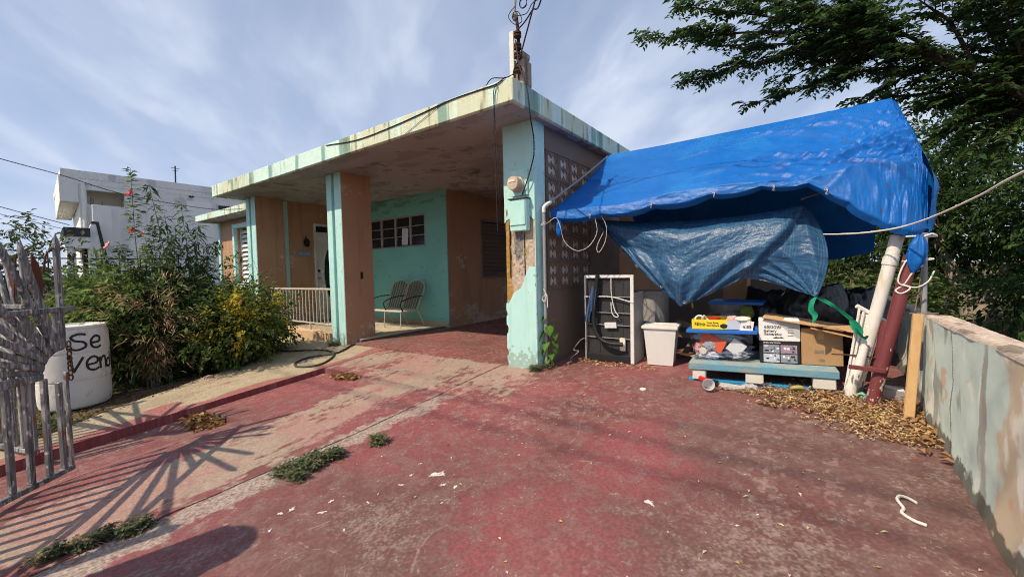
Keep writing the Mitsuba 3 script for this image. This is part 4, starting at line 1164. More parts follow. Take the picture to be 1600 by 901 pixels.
def cap_piece(y0, y1, x0, x1, z0, ny):
    def fn(u, v):
        y, x = y0 + (y1 - y0) * u, x0 + (x1 - x0) * v
        e = meshkit.fbm(np.stack([0 * y, y * 7, 0 * y], -1), 4, 9) - .5
        x = x + .012 * e * (1 - v)
        z = z0 + .008 * (meshkit.fbm(np.stack([x * 14, y * 9, 0 * y], -1), 4, 8) - .5) + .008 * np.minimum(1, np.minimum(v, 1 - v) * 7) - .010 * (v < .001) - .010 * (v > .999)
        return np.c_[x, y, z]
    m, _, _ = grid(fn, ny, 16)
    return m


obj('top_face', cap_piece(-4, 3.864, .613, .757, .690, 320), 'm_cap', gw, smooth=40)
obj('wall_face', wall_piece(3.87, 8.5, .645, .755, .655, 120), 'm_gardenwall', gw, smooth=35)
obj('top_face', cap_piece(3.872, 8.5, .643, .757, .657, 160), 'm_cap', gw, smooth=40)

# ------------------------------------------------------------------ tarps
def col_interp(cols, u):
    """cols: (k, 3) control points along u, Catmull-Rom sampled."""
    n = 24
    L = smoothline(cols, n)
    t = np.clip(u, 0, 1) * (len(L) - 1)
    i = np.minimum(t.astype(int), len(L) - 2)
    f = (t - i)[:, None]
    return L[i] * (1 - f) + L[i + 1] * f


ridge = [(-2.06, 5.0, 2.49), (-1.5, 5.02, 2.487), (-.8, 5.02, 2.492), (-.2, 5.02, 2.498), (.2, 5.01, 2.50), (.42, 5.0, 2.50), (.53, 5.0, 2.505), (.56, 4.99, 2.50)]
mid1 = [(-2.18, 4.45, 2.08), (-1.5, 4.45, 2.06), (-.8, 4.45, 2.085), (-.25, 4.45, 2.08), (.15, 4.45, 2.08), (.42, 4.42, 2.05), (.60, 4.45, 2.05), (.655, 4.5, 2.0)]
eave = [(-2.29, 3.90, 1.69), (-1.55, 3.88, 1.665), (-.9, 3.87, 1.715), (-.38, 3.87, 1.70), (.0, 3.87, 1.675), (.33, 3.93, 1.74), (.575, 4.02, 1.73), (.662, 4.12, 1.66)]
hem = [(-2.28, 3.875, 1.60), (-1.55, 3.855, 1.585), (-.9, 3.845, 1.63), (-.38, 3.845, 1.66), (.02, 3.84, 1.625), (.31, 3.82, 1.39), (.54, 3.86, 1.27), (.64, 3.98, 1.28)]
hem2 = [(-2.26, 3.93, 1.565), (-1.55, 3.92, 1.56), (-.9, 3.91, 1.60), (-.38, 3.91, 1.645), (.01, 3.90, 1.61), (.28, 3.86, 1.36), (.53, 3.88, 1.225), (.60, 3.96, 1.235)]
rows = [np.array(r_) for r_ in (ridge, mid1, eave, hem, hem2)]
vk = np.array([0, .42, .86, .96, 1.0])


def tarp_fn(u, v):
    cols = np.stack([col_interp(r_, u) for r_ in rows], 0)
    out = np.zeros((len(u), 3))
    for k_ in range(4):
        m_ = (v >= vk[k_]) & (v <= vk[k_ + 1])
        f = ((v[m_] - vk[k_]) / (vk[k_ + 1] - vk[k_]))[:, None]
        out[m_] = cols[k_][m_] * (1 - f) + cols[k_ + 1][m_] * f
    # sag between supports, folds fanning out of the tied corners, crumpled hem
    Z0 = 0 * u
    q = np.stack([u * 7, v * 4.0, Z0], -1)
    sag = -.035 * np.sin(np.pi * v / .86) * (v < .86)
    wob = meshkit.fbm(np.stack([u * 3, v * 3, Z0], -1), 3, 11)
    r1 = (1 - np.abs(2 * meshkit.fbm(np.stack([u * 2.0 + v * 1.4 + .6 * wob, v * 7.5 - u * 6.5, Z0], -1), 3, 5) - 1)) ** 2
    r2_ = (1 - np.abs(2 * meshkit.fbm(np.stack([u * 9 - v * 5, v * 5 + u * 6 + wob, Z0 + 3], -1), 4, 15) - 1)) ** 4
    crum = np.abs(meshkit.fbm(np.stack([u * 26 + 2 * wob, v * 15, Z0], -1), 5, 7) - .5) * 2
    crw = np.clip((v - .80) / .15, 0, 1) * .8 + np.clip((u - .74) / .2, 0, 1) * np.clip((v - .35) / .4, 0, 1)
    rk = .22 + .78 * np.clip((u - .30) / .35, 0, 1)
    cr = 0 * u
    rc = np.random.default_rng(17)
    for _ in range(46):
        u0, v0 = .30 + .75 * rc.random(), .02 + .80 * rc.random()
        sl, wd, ln, am = .55 + .9 * rc.random(), .006 + .014 * rc.random(), .08 + .22 * rc.random(), (.006 + .020 * rc.random()) * (1 if rc.random() < .7 else -1)
        du = u - u0 + .02 * (wob - .5)
        dv = v - (v0 - sl * .9 * du) + .03 * (wob - .5)
        cr += am * np.maximum(0, 1 - np.abs(dv) / (wd * 2.2)) * np.exp(-(du / ln) ** 2)
    inb = np.sin(np.pi * np.clip(v / .97, 0, 1)) ** .5
    hgt = sag + (.085 * (r1 - .35) + .012 * (r2_ - .3)) * rk * inb + cr * inb ** .5 + (.018 + .016 * (u > .74)) * (crum - .3) * np.clip(crw, 0, 1) + .012 * (meshkit.fbm(q * 4, 4, 2) - .5) * inb
    ties = np.abs(((u * 9.0) % 1.0) - .5) * 2
    scal = -.035 * (1 - ties ** 2) * np.clip((v - .86) / .12, 0, 1) * np.clip((.74 - u) / .08, 0, 1) + .02 * np.clip((.80 - u) / .1, 0, 1)
    return out + np.c_[Z0, -.62 * hgt, .78 * hgt + scal * (v > .8) * np.clip((v - .8) / .1, 0, 1)]


tp = thing('canopy_tarp', 'bright blue plastic tarp stretched as a sloping roof beside the house', 'tarp')
tm, tu, tv = grid(tarp_fn, 460, 190)
obj('front_slope', tm, 'm_tarp', tp, smooth=True)


def back_fn(u, v):
    a, b = col_interp(np.array(ridge), u), col_interp(np.array([(-2.1, 6.6, 1.15), (-1.2, 6.6, 1.2), (-.4, 6.6, 1.12), (.2, 6.6, 1.1), (.6, 6.55, 1.2)]), u)
    f = v[:, None]
    out = a * (1 - f) + b * f
    h = .06 * (meshkit.fbm(np.stack([u * 5, v * 6, 0 * u], -1), 4, 6) - .5) * np.minimum(1, v * 8)
    return out + np.c_[0 * u, .6 * h, .8 * h]


tm, _, _ = grid(back_fn, 120, 60)
obj('back_slope', tm, 'm_tarp', tp, smooth=True)


def side_fn(u, v):
    a = col_interp(np.array([(.56, 4.99, 2.50), (.655, 4.5, 2.0), (.672, 4.0, 1.62), (.64, 3.98, 1.28)]), u)
    b = col_interp(np.array([(.58, 5.15, 2.40), (.66, 4.75, 1.9), (.66, 4.25, 1.5), (.61, 4.05, 1.24)]), u)
    f = v[:, None]
    return a * (1 - f) + b * f + np.c_[.03 * np.sin(np.pi * v) * (1 + meshkit.noise(np.stack([u * 9, v * 3, 0 * u], -1), 4)), 0 * u, 0 * u]


tm, _, _ = grid(side_fn, 60, 12)
obj('side_flap', tm, 'm_tarp', tp, smooth=True)
ta, tz = np.meshgrid(np.linspace(0, 2 * np.pi, 49), np.linspace(0, 1, 26), indexing='ij')
trr = np.interp(tz, [0, .08, .25, .5, .75, .92, 1], [.018, .022, .040, .050, .042, .020, .006])
trr = trr * (1 + .16 * np.sin(5 * ta + 2 * tz) + .10 * np.sin(9 * ta - 3 * tz))
tm, _, _ = grid(lambda u, v: np.c_[np.zeros((len(u), 3))], 49, 26)
tm.vertices = np.c_[(.585 + trr * np.cos(ta) - .03 * tz).ravel(), (3.835 + trr * np.sin(ta) * .8).ravel(), (1.235 - .255 * tz).ravel()]
obj('tied_corner', tm, 'm_tarp', tp, smooth=True)
obj('tied_corner', lump((-2.20, 3.90, 1.50), (.035, .03, .10), 6, .3, 3, 1.8), 'm_tarp', tp, smooth=True)
for u_ in np.linspace(.09, .60, 5):
    p_ = tarp_fn(np.array([u_]), np.array([.945]))[0]
    gr = trimesh.creation.torus(.009, .003, major_sections=14, minor_sections=6)
    gr = rot(gr, 82, (1, 0, 0))
    gr.apply_translation(p_ + [0, -.012, 0])
    obj('eyelet', gr, 'm_alu', tp)
    obj('tie', tube(smoothline([p_ + [0, -.010, .0], p_ + [.008, -.02, -.014], p_ + [-.004, -.014, -.034], p_ + [.006 + .01 * u_, -.008, -.026 - .02 * u_]], 4), .0020, 5), 'm_ropewhite', tp)
hg = thing('hanging_tarp', 'dark blue woven mesh sheet hanging below the canopy eave', 'tarp')
HT = [(0, -1.93, 4.30, 1.60), (.25, -1.45, 4.28, 1.535), (.5, -.98, 4.26, 1.50), (.72, -.52, 4.24, 1.50), (.90, -.18, 4.22, 1.52), (.955, -.06, 4.21, 1.54), (1, .0, 4.20, 1.475)]
HB = [(0, -1.90, 4.30, 1.55), (.34, -1.42, 4.14, 1.06), (.55, -.975, 4.02, .69), (.66, -.74, 4.04, .80), (.79, -.475, 4.05, .945), (.86, -.33, 4.03, .925), (1, .04, 3.98, .795)]


def lin(tab, u):
    t = np.array(tab)
    return np.stack([np.interp(u, t[:, 0], t[:, k]) for k in (1, 2, 3)], -1)


def hang_fn(u, v):
    a, b = lin(HT, u), lin(HB, u)
    f = v[:, None]
    out = a * (1 - f) + b * f
    out[:, 0] += .085 * np.sin(np.pi * v) * np.clip((u - .72) / .28, 0, 1) ** 2
    belly = -.23 * np.sin(np.pi * np.clip(v, 0, 1) ** .62) * np.sin(np.pi * np.clip(u * .95 + .03, 0, 1)) ** .7
    uf = .955 - .165 * v ** 1.1
    d = u - uf
    fold = -.075 * (1 / (1 + np.exp(np.clip(d / .006, -40, 40)))) * np.exp(np.minimum(d, 0) / .16) + .03 * np.exp(-(d / .012) ** 2)
    ang = np.arctan2((u - 1.0) * 2.0, 1.03 - v)
    fan = .030 * np.abs(np.sin(ang * 11 + 1.5)) * np.clip(d / .05, 0, 1) * np.clip(v * 1.4, 0, 1)
    ang2 = np.arctan2(u - .55, 1.06 - v)
    fan2 = .022 * np.sin(ang2 * 13) * np.exp(-((v - .8) / .35) ** 2) * (d < 0)
    drape = .025 * np.sin(3.0 * np.pi * (v + .35 * u) + 2 * meshkit.noise(np.stack([u * 4, v * 3, 0 * u], -1), 3)) * np.sin(np.pi * np.clip(u, 0, 1))
    wr = .045 * (meshkit.fbm(np.stack([u * 6 + v * 3, v * 3.5, 0 * u], -1), 5, 12) - .5)
    return out + np.c_[0 * u, belly + fold + fan + fan2 + wr + drape, 0 * u]


tm, hu, hv = grid(hang_fn, 260, 130)
obj('sheet', tm, 'm_mesh', hg, smooth=True, uv=np.c_[hu, hv])
hemline = hang_fn(np.linspace(.02, .55, 60), np.full(60, .995))
obj('hem', tube(hemline + [0, -.004, 0], .008, 6), 'm_mesh', hg, uv=np.zeros((60 * 6 + 2, 2)))
for u_ in (.2, .34, .46, .56):
    p_ = hang_fn(np.array([u_]), np.array([.965]))[0]
    gr = trimesh.creation.torus(.011, .004, major_sections=14, minor_sections=6)
    gr = rot(gr, 90, (1, 0, 0))
    gr.apply_translation(p_ + [0, -.010, 0])
    obj('grommet', gr, 'm_alu', hg)

# poles, ropes
po = thing('tarp_pole', 'pale metal pole with an elbow beside the turquoise pillar', 'pole')
obj('upright', tube([(-2.285, 3.74, -.03), (-2.285, 3.74, 1.68)], .017, 10), 'm_greypipe', po, smooth=40)
obj('elbow', tube(smoothline([(-2.285, 3.74, 1.66), (-2.285, 3.745, 1.71), (-2.272, 3.78, 1.745), (-2.25, 3.83, 1.775)], 5), .021, 10), 'm_white', po, smooth=40)
obj('sloping_bar', tube([(-2.26, 3.81, 1.765), (-2.16, 4.45, 2.14), (-2.09, 4.97, 2.46)], .011, 8), 'm_greypipe', po, smooth=40)
obj('ridge_bar', tube([(-2.09, 5.01, 2.43), (.54, 5.01, 2.44)], .016, 8), 'm_greypipe', po, smooth=40)
ropes = [
    ('white cord looping from the pole elbow under the tarp', [(-2.26, 3.74, 1.56), (-2.30, 3.70, 1.53), (-2.24, 3.72, 1.54), (-2.18, 3.80, 1.60), (-2.14, 3.82, 1.52), (-2.10, 3.84, 1.35), (-1.98, 3.86, 1.25), (-1.85, 3.88, 1.28), (-1.76, 3.9, 1.42), (-1.78, 3.9, 1.58)], .003),
    ('thin cord hanging in a slim loop beside the breeze blocks', [(-1.72, 3.9, 1.60), (-1.66, 3.9, 1.48), (-1.67, 3.9, 1.33), (-1.74, 3.9, 1.22), (-1.76, 3.9, 1.28), (-1.69, 3.9, 1.42)], .003),
    ('white cord knotted around the pale pole at half height', [(-2.29, 3.71, .86), (-2.26, 3.71, .80), (-2.31, 3.71, .76), (-2.27, 3.70, .72), (-2.25, 3.71, .80), (-2.24, 3.71, .66)], .005),
    ('white tie binding the gathered tarp corner', [(.52, 3.86, 1.225), (.56, 3.84, 1.225), (.62, 3.845, 1.22), (.67, 3.87, 1.22), (.64, 3.84, 1.235), (.60, 3.835, 1.22)], .006),
    ('tangled white cord tying the tarp corner to the red pole', [(.60, 3.83, 1.03), (.553, 3.84, .98), (.51, 3.84, .90), (.47, 3.84, .86), (.50, 3.83, .84), (.54, 3.83, .88), (.48, 3.83, .92), (.52, 3.84, 1.06), (.58, 3.86, 1.07), (.66, 3.87, 1.07), (.56, 3.86, 1.055), (.50, 3.84, 1.06)], .0055),
    ('loose end of white cord curving off the red pole', [(.50, 3.83, .90), (.57, 3.84, .88), (.63, 3.85, .92), (.66, 3.86, .99)], .0055),
]
for lb, pts, r_ in ropes:
    cable(lb, pts, r_, 'cord', 'm_ropewhite', n=6, cat_='cord')
cable('long white rope stretched from the right into the tent', [(.9, 1.2, 1.50), (.76, 1.8, 1.44), (.667, 2.489, 1.393), (.655, 3.05, 1.363), (.546, 3.55, 1.303), (.398, 3.80, 1.273), (.14, 4.05, 1.28), (-.3, 4.6, 1.36)], .0055, 'rope', 'm_ropewhite', cat_='rope')
cable('grey rope holding the top corner of the hanging sheet', [(-.07, 4.05, 1.57), (.0, 4.1, 1.60), (.10, 4.2, 1.64), (.3, 4.5, 1.75)], .006, 'rope', 'm_slat', cat_='rope')
gc = thing('green_cloth_tie', 'green cloth strip tying the hanging sheet to the white frame', 'cloth strip')


def ribbon(pts, w, seed, n=10, tw=0.0):
    L = smoothline(pts, n)
    k = len(L)
    t = np.gradient(L, axis=0)
    t = unit(t)
    th = tw + 1.1 * meshkit.noise(np.stack([np.linspace(0, 5, k), np.zeros(k), np.zeros(k) + seed], -1), seed)
    s0 = unit(np.cross(t, [0, -1, .15]))
    s1 = np.cross(t, s0)
    sd = s0 * np.cos(th)[:, None] + s1 * np.sin(th)[:, None]
    w = np.broadcast_to(w, (k,)) if np.ndim(w) == 0 else np.interp(np.linspace(0, 1, k), np.linspace(0, 1, len(w)), w)
    V = np.vstack([L + sd * w[:, None] / 2, L + .25 * s1 * w[:, None], L - sd * w[:, None] / 2])
    i = np.arange(k - 1)
    return TM(V, np.vstack([np.c_[i, i + 1, i + k + 1], np.c_[i, i + k + 1, i + k], np.c_[i + k, i + k + 1, i + 2 * k + 1], np.c_[i + k, i + 2 * k + 1, i + 2 * k]]))


obj('strip', cat(ribbon([(.03, 3.93, .80), (.07, 3.92, .783), (.13, 3.9, .742), (.19, 3.9, .69), (.242, 3.9, .64)], .026, 3), ribbon([(.03, 3.93, .80), (.10, 3.91, .755), (.18, 3.89, .70), (.242, 3.89, .635)], .018, 5, tw=.6)), 'm_green', gc, smooth=True)
obj('loose_end', ribbon([(.03, 3.92, .80), (.005, 3.91, .76), (.0, 3.905, .70), (.025, 3.90, .66), (.01, 3.90, .60)], [.02, .035, .05, .045, .006], 8), 'm_green', gc, smooth=True)
obj('knot', cat(ribbon([(.235, 3.89, .645), (.26, 3.88, .60), (.285, 3.88, .55), (.30, 3.88, .51)], [.03, .06, .05, .02], 4), ribbon([(.25, 3.885, .63), (.265, 3.87, .57), (.31, 3.87, .52), (.335, 3.88, .525)], [.03, .05, .04, .02], 6, tw=.5)), 'm_green', gc, smooth=True)

wp = thing('white_pole', 'leaning white pole with peeling paint at the right end of the tent', 'pole')
obj('pipe', tube([(.262, 3.99, .05), (.493, 3.99, 1.24)], .040, 20), 'm_whitepaint', wp, smooth=40)
obj('collar', tube([(.452, 3.99, 1.035), (.464, 3.99, 1.095)], .046, 20), 'm_white', wp, smooth=40)
rp = thing('red_pole', 'leaning dark red painted pole beside the white pole', 'pole')
obj('pipe', tube([(.345, 3.83, .0), (.552, 3.885, 1.10)], .040, 20), 'm_maroon', rp, smooth=40)
obj('bracket', rot(box(.22, .42, 3.775, 3.79, .295, .325, .003), 3, (0, 1, 0), (.3, 3.78, .3)), 'm_maroon', rp)
obj('back_pipe', tube([(.375, 3.97, .03), (.44, 3.99, .62)], .035, 14), 'm_maroon', rp, smooth=40)
fg = thing('folded_frame', 'folded white ribbed frame leaning behind the white pole', 'frame')
for i in range(6):
    obj('rib', bar((.212 + .016 * i, 3.965 + .004 * i, .10 - .012 * i), (.290 + .024 * i, 3.975 + .004 * i, .715 - .022 * i), .015, .02, (0, 1, 0), .003), 'm_whitepaint', fg)
obj('backing', bar((.255, 3.99, .08), (.345, 4.0, .67), .10, .006, (0, 1, 0), .002), 'm_whitepaint', fg)
obj('top_bar', tube([(.275, 3.985, .735), (.47, 4.06, .60)], .016, 8), 'm_whitepaint', fg)
obj('curved_foot', tube(smoothline([(.325, 3.94, .46), (.285, 3.935, .28), (.245, 3.93, .12), (.255, 3.93, .035), (.30, 3.94, .03)], 6), np.interp(np.linspace(0, 1, 25), [0, .3, .8, 1], [.022, .036, .034, .015]), 12), 'm_whitepaint', fg, smooth=40)
obj('cross_wire', tube([(.13, 3.98, .36), (.3, 3.95, .37), (.42, 3.95, .36)], .006, 6), 'm_rust', fg)
wd_ = thing('wooden_post', 'pale wooden post leaning against the boundary wall', 'post')
obj('post', bar((.515, 3.63, .0), (.568, 3.74, .71), .05, .05, (0, 1, 0), .004), 'm_wood', wd_)
gpp = thing('grey_pipe', 'grey conduit pipe standing against the boundary wall', 'pipe')
obj('tube', tube([(.63, 3.95, .3), (.625, 3.95, 1.25)], .017, 10), 'm_greypipe', gpp, smooth=40)
obj('wire', cat(tube([(.55, 3.90, .70), (.60, 3.86, .705), (.68, 3.83, .712)], .004, 5), tube([(.57, 3.86, .72), (.59, 3.88, .85), (.6, 3.88, 1.0)], .003, 5)), 'm_slat', gpp)

# ------------------------------------------------------------------ stored things under the tarp
ap = thing('old_appliance', 'old white appliance turned backwards, bare black back with hose', 'appliance')
ax0, ax1, ay = -2.02, -1.475, 4.15
obj('back_panel', box(ax0 + .02, ax1 - .02, ay + .02, ay + .05, .07, .95, .002), 'm_panel', ap)
obj('side_panel', box(ax1 - .012, ax1, ay, ay + .30, .06, .80, .004), 'm_grey', ap)
obj('side_panel', box(ax0, ax0 + .010, ay, ay + .55, .06, .99, .004), 'm_grey', ap)
obj('edge_trim', box(ax1 - .035, ax1 + .001, ay - .012, ay + .01, .06, .985, .003), 'm_plasticwhite', ap)
obj('edge_trim', box(ax0 - .004, ax0 + .012, ay - .012, ay + .01, .06, .985, .003), 'm_grey', ap)
obj('top_trim', box(ax0 + .012, ax1 - .036, ay - .010, ay + .02, .955, .985, .003), 'm_white', ap)
for z in (.75, .58, .45, .31):
    obj('cross_strut', box(ax0 + .012, ax1 - .036, ay - .004, ay + .012, z, z + .006, .001), 'm_grey', ap)
obj('slanted_wire', tube(smoothline([(ax0, ay - .015, .75), (-1.72, ay - .02, .755), (ax1, ay - .016, .70)], 5), .006, 6), 'm_plasticwhite', ap)
obj('base_plate', box(ax0 + .02, ax1 - .04, ay - .01, ay + .018, .06, .13, .004), 'm_blackmatt', ap)
for x_ in (-1.86, -1.72, -1.60):
    obj('pressed_rib', box(x_ - .006, x_ + .006, ay + .014, ay + .0195, .15, .93, .002), 'm_panel', ap)
obj('drain_hose', tube(smoothline([(-1.86, ay - .03, .99), (-1.88, ay - .04, .75), (-1.90, ay - .05, .50), (-1.84, ay - .07, .33), (-1.72, ay - .07, .27), (-1.58, ay - .05, .265)], 8), .022, 10), 'm_black', ap, smooth=40)
obj('outlet_plate', box(-1.625, -1.565, ay - .018, ay - .004, .19, .325, .004), 'm_cream', ap)
obj('paper_label', rot(box(-1.79, -1.66, ay - .016, ay - .013, .425, .485, 0), -4, (0, 1, 0), (-1.7, ay, .45)), 'm_paper', ap)
cable('white cord hanging in a loop on the black appliance back', [(-1.71, ay - .02, .96), (-1.705, ay - .025, .78), (-1.67, ay - .03, .62), (-1.63, ay - .03, .56), (-1.66, ay - .03, .545), (-1.70, ay - .03, .59), (-1.71, ay - .028, .70)], .006, 'cord', 'm_ropewhite', n=6, cat_='cord')
cable('thin grey wire trailing from the appliance to the ground', [(-2.01, ay - .03, .30), (-2.06, ay - .06, .27), (-2.12, ay - .10, .17), (-2.05, ay - .12, .16), (-2.13, ay - .16, .08), (-2.10, ay - .18, .04)], .004, 'cord', 'm_grey', n=6, cat_='cord')
rg = thing('denim_rag', 'faded blue denim rag hung over the appliance top', 'rag')


def rag_fn(x0, x1, z0, z1, y, ph, skew):
    def fn(u, v):
        return np.c_[x0 + (x1 - x0) * u + skew * v, y + .012 * np.sin(u * 9 + ph) + .01 * np.sin(v * 5 + ph), z1 - (z1 - z0) * v]
    return fn


m_, _, _ = grid(rag_fn(-1.965, -1.91, .48, .80, ay - .035, 0, -.05), 14, 20)
obj('cloth', m_, 'm_jean', rg, smooth=True)
m_, _, _ = grid(rag_fn(-1.925, -1.86, .60, .87, ay - .05, 2, -.02), 14, 20)
obj('cloth', m_, 'm_jean', rg, smooth=True)
dr_ = thing('grey_drum', 'tall grey drum standing behind the old appliance', 'drum')
obj('drum', lathe([(0, 0), (.2, 0), (.205, .3), (.205, .7), (.19, .75), (.2, .76), (0, .76)], 36, (-1.52, 4.82, .03)), 'm_grey', dr_, smooth=35)


def taper_box(x0, x1, y0, y1, z0, z1, t, th=.004, open_top=True, flat=False):
    """Thin-walled tapered bin, wider at the top by t on each side."""
    def ring(g, z):
        return [(x0 - g, y0 - g, z), (x1 + g, y0 - g, z), (x1 + g, y1 + g, z), (x0 - g, y1 + g, z)]
    V = ring(0, z0) + ring(t, z1)
    F = [(0, 2, 1), (0, 3, 2)]
    for i in range(4):
        j = (i + 1) % 4
        F += [(i, j, j + 4), (i, j + 4, i + 4)]
    if flat:
        return TM(V, F)
    W = ring(-th, z0 + th) + ring(t - th, z1)
    V = V + W
    F += [(8, 9, 10), (8, 10, 11)]
    for i in range(4):
        j = (i + 1) % 4
        F += [(i + 8, j + 12, j + 8), (i + 8, i + 12, j + 12), (i + 4, j + 4, j + 12), (i + 4, j + 12, i + 12)]
    return TM(V, F)


wb = thing('waste_bin', 'white plastic waste bin between the appliance and the blue pallet', 'bin')
bin_r = lambda m: rot(m, 8, (0, 0, 1), (-1.24, 4.28, 0))
obj('bin_body', bin_r(taper_box(-1.36, -1.12, 4.20, 4.42, .07, .455, .035)), 'm_plasticwhite', wb)
obj('rim', bin_r(cat(box(-1.412, -1.068, 4.148, 4.162, .44, .468, .004), box(-1.412, -1.068, 4.458, 4.472, .44, .468, .004), box(-1.412, -1.398, 4.162, 4.458, .44, .468, .004), box(-1.082, -1.068, 4.162, 4.458, .44, .468, .004))), 'm_plasticwhite', wb)
obj('lid', bin_r(box(-1.40, -1.08, 4.16, 4.46, .455, .463, .002)), 'm_plasticwhite', wb)

# pallet and what stands on it, turned a few degrees
PZ = .205
prot = lambda m: rot(rot(m, 5.0, (0, 0, 1), (-.87, 3.88, 0)), -1.6, (0, 1, 0), (-.87, 3.88, .1))
pa = thing('pallet', 'low blue wooden pallet with white blocks holding the boxes', 'pallet')
obj('deck_board', prot(box(-.88, .185, 3.86, 3.98, PZ - .062, PZ, .006)), 'm_bluewood', pa)
for i in range(4):
    obj('deck_board', prot(box(-.88, .185, 3.985 + .165 * i, 4.145 + .165 * i, PZ - .024, PZ - .001, .004)), 'm_bluewood', pa)
for x0, x1 in ((-.852, -.745), (-.44, -.31), (.02, .165)):
    for y in (3.875, 4.25, 4.55):
        obj('block', prot(box(x0, x1, y, y + .10, .055, PZ - .0625, .006)), 'm_paintwhite', pa)
obj('bottom_board', prot(box(-.89, .18, 3.90, 3.99, .030, .054, .004)), 'm_blueplank', pa)
obj('bottom_board', prot(box(-.89, .18, 4.56, 4.65, .030, .054, .004)), 'm_blueplank', pa)

t1 = thing('storage_tote', 'clear plastic storage tote with blue rim, full of household things', 'storage box')
tb = lambda m: prot(m)
obj('tub', tb(taper_box(-.845, -.405, 4.0, 4.34, PZ + .004, PZ + .265, .030, flat=True)), 'm_clear', t1)
obj('blue_rim', tb(cat(box(-.905, -.345, 3.952, 3.972, PZ + .25, PZ + .282, .006), box(-.905, -.345, 4.368, 4.388, PZ + .25, PZ + .282, .006), box(-.905, -.885, 3.972, 4.368, PZ + .25, PZ + .282, .006), box(-.365, -.345, 3.972, 4.368, PZ + .25, PZ + .282, .006))), 'm_bluelid', t1)
obj('lid', tb(box(-.884, -.366, 3.973, 4.367, PZ + .268, PZ + .278, .002)), 'm_bluelid', t1)
items = [
    ('orange_folder', 'bright orange plastic folder inside the clear tote', 'folder', lambda: rot(rot(box(-.80, -.60, 4.030, 4.036, PZ + .10, PZ + .22, .001), 25, (0, 1, 0), (-.7, 4.03, PZ + .15)), -6, (0, 0, 1), (-.7, 4.03, 0)), 'm_orange'),
    ('white_carton', 'small white carton tilted inside the clear tote', 'carton', lambda: rot(box(-.57, -.45, 4.03, 4.09, PZ + .06, PZ + .18, .003), 38, (0, 1, 0), (-.51, 4.05, PZ + .12)), 'm_print_white'),
    ('teal_cloth', 'pale teal cloth along the top of the clear tote', 'cloth', lambda: lump((-.66, 4.10, PZ + .20), (.20, .06, .045), 3, .5, 3, 3), 'm_clothteal'),
    ('blue_grey_cloth', 'dark blue grey cloth at the bottom of the clear tote', 'cloth', lambda: lump((-.60, 4.12, PZ + .075), (.20, .09, .07), 4, .6, 4, 3), 'm_clothblue'),
    ('white_cloth', 'crumpled white cloth in the lower left of the clear tote', 'cloth', lambda: lump((-.72, 4.06, PZ + .04), (.10, .04, .035), 5, .6, 4, 3), 'm_paper'),
    ('pink_cloth', 'pink cloth bundle at the left side of the clear tote', 'cloth', lambda: lump((-.815, 4.06, PZ + .10), (.035, .05, .05), 6, .5, 3, 3), 'm_pink'),
    ('cream_disc', 'round cream lid pressed against the front of the tote', 'lid', lambda: rot(lathe([(0, 0), (.03, 0), (.032, .008), (0, .010)], 24, (0, 0, 0)), 90, (1, 0, 0)).apply_translation((-.775, 4.012, PZ + .085)), 'm_cream'),
    ('silver_pouch', 'crumpled silver pouch in the middle of the clear tote', 'pouch', lambda: lump((-.72, 4.035, PZ + .13), (.05, .02, .045), 9, .6, 3, 3), 'm_clothgrey'),
    ('grey_cloth', 'light grey cloth under the white carton in the tote', 'cloth', lambda: lump((-.50, 4.08, PZ + .05), (.08, .06, .045), 11, .6, 3, 3), 'm_clothgrey')]
for nm, lb, ct, f_, m_ in items:
    obj(nm, prot(f_()), m_, label=lb, cat=ct)
yb = thing('yellow_carton', 'shallow yellow printed carton on top of the clear tote', 'carton')
yz = PZ + .283
obj('tray', prot(taper_box(-.86, -.40, 4.0, 4.32, yz, yz + .085, .0, .004)), 'm_yellow', yb)
obj('blue_print_panel', prot(box(-.575, -.47, 3.9965, 3.9985, yz + .002, yz + .083, 0)), 'm_photo_c', yb)
obj('white_end_flap', prot(rot(box(-.47, -.375, 3.990, 3.996, yz - .022, yz + .08, 0), 10, (0, 1, 0), (-.42, 3.99, yz + .03))), 'm_print_white', yb)
obj('brown_side', prot(box(-.398, -.394, 3.99, 4.32, yz, yz + .085, 0)), 'm_card', yb)


def txt(s, h, x, y, z, m, parent, nm='print', f=prot, bold=True):
    mm = stand(text(s, h, .0008, bold), x, y, z)
    obj(nm, f(mm), m, parent)


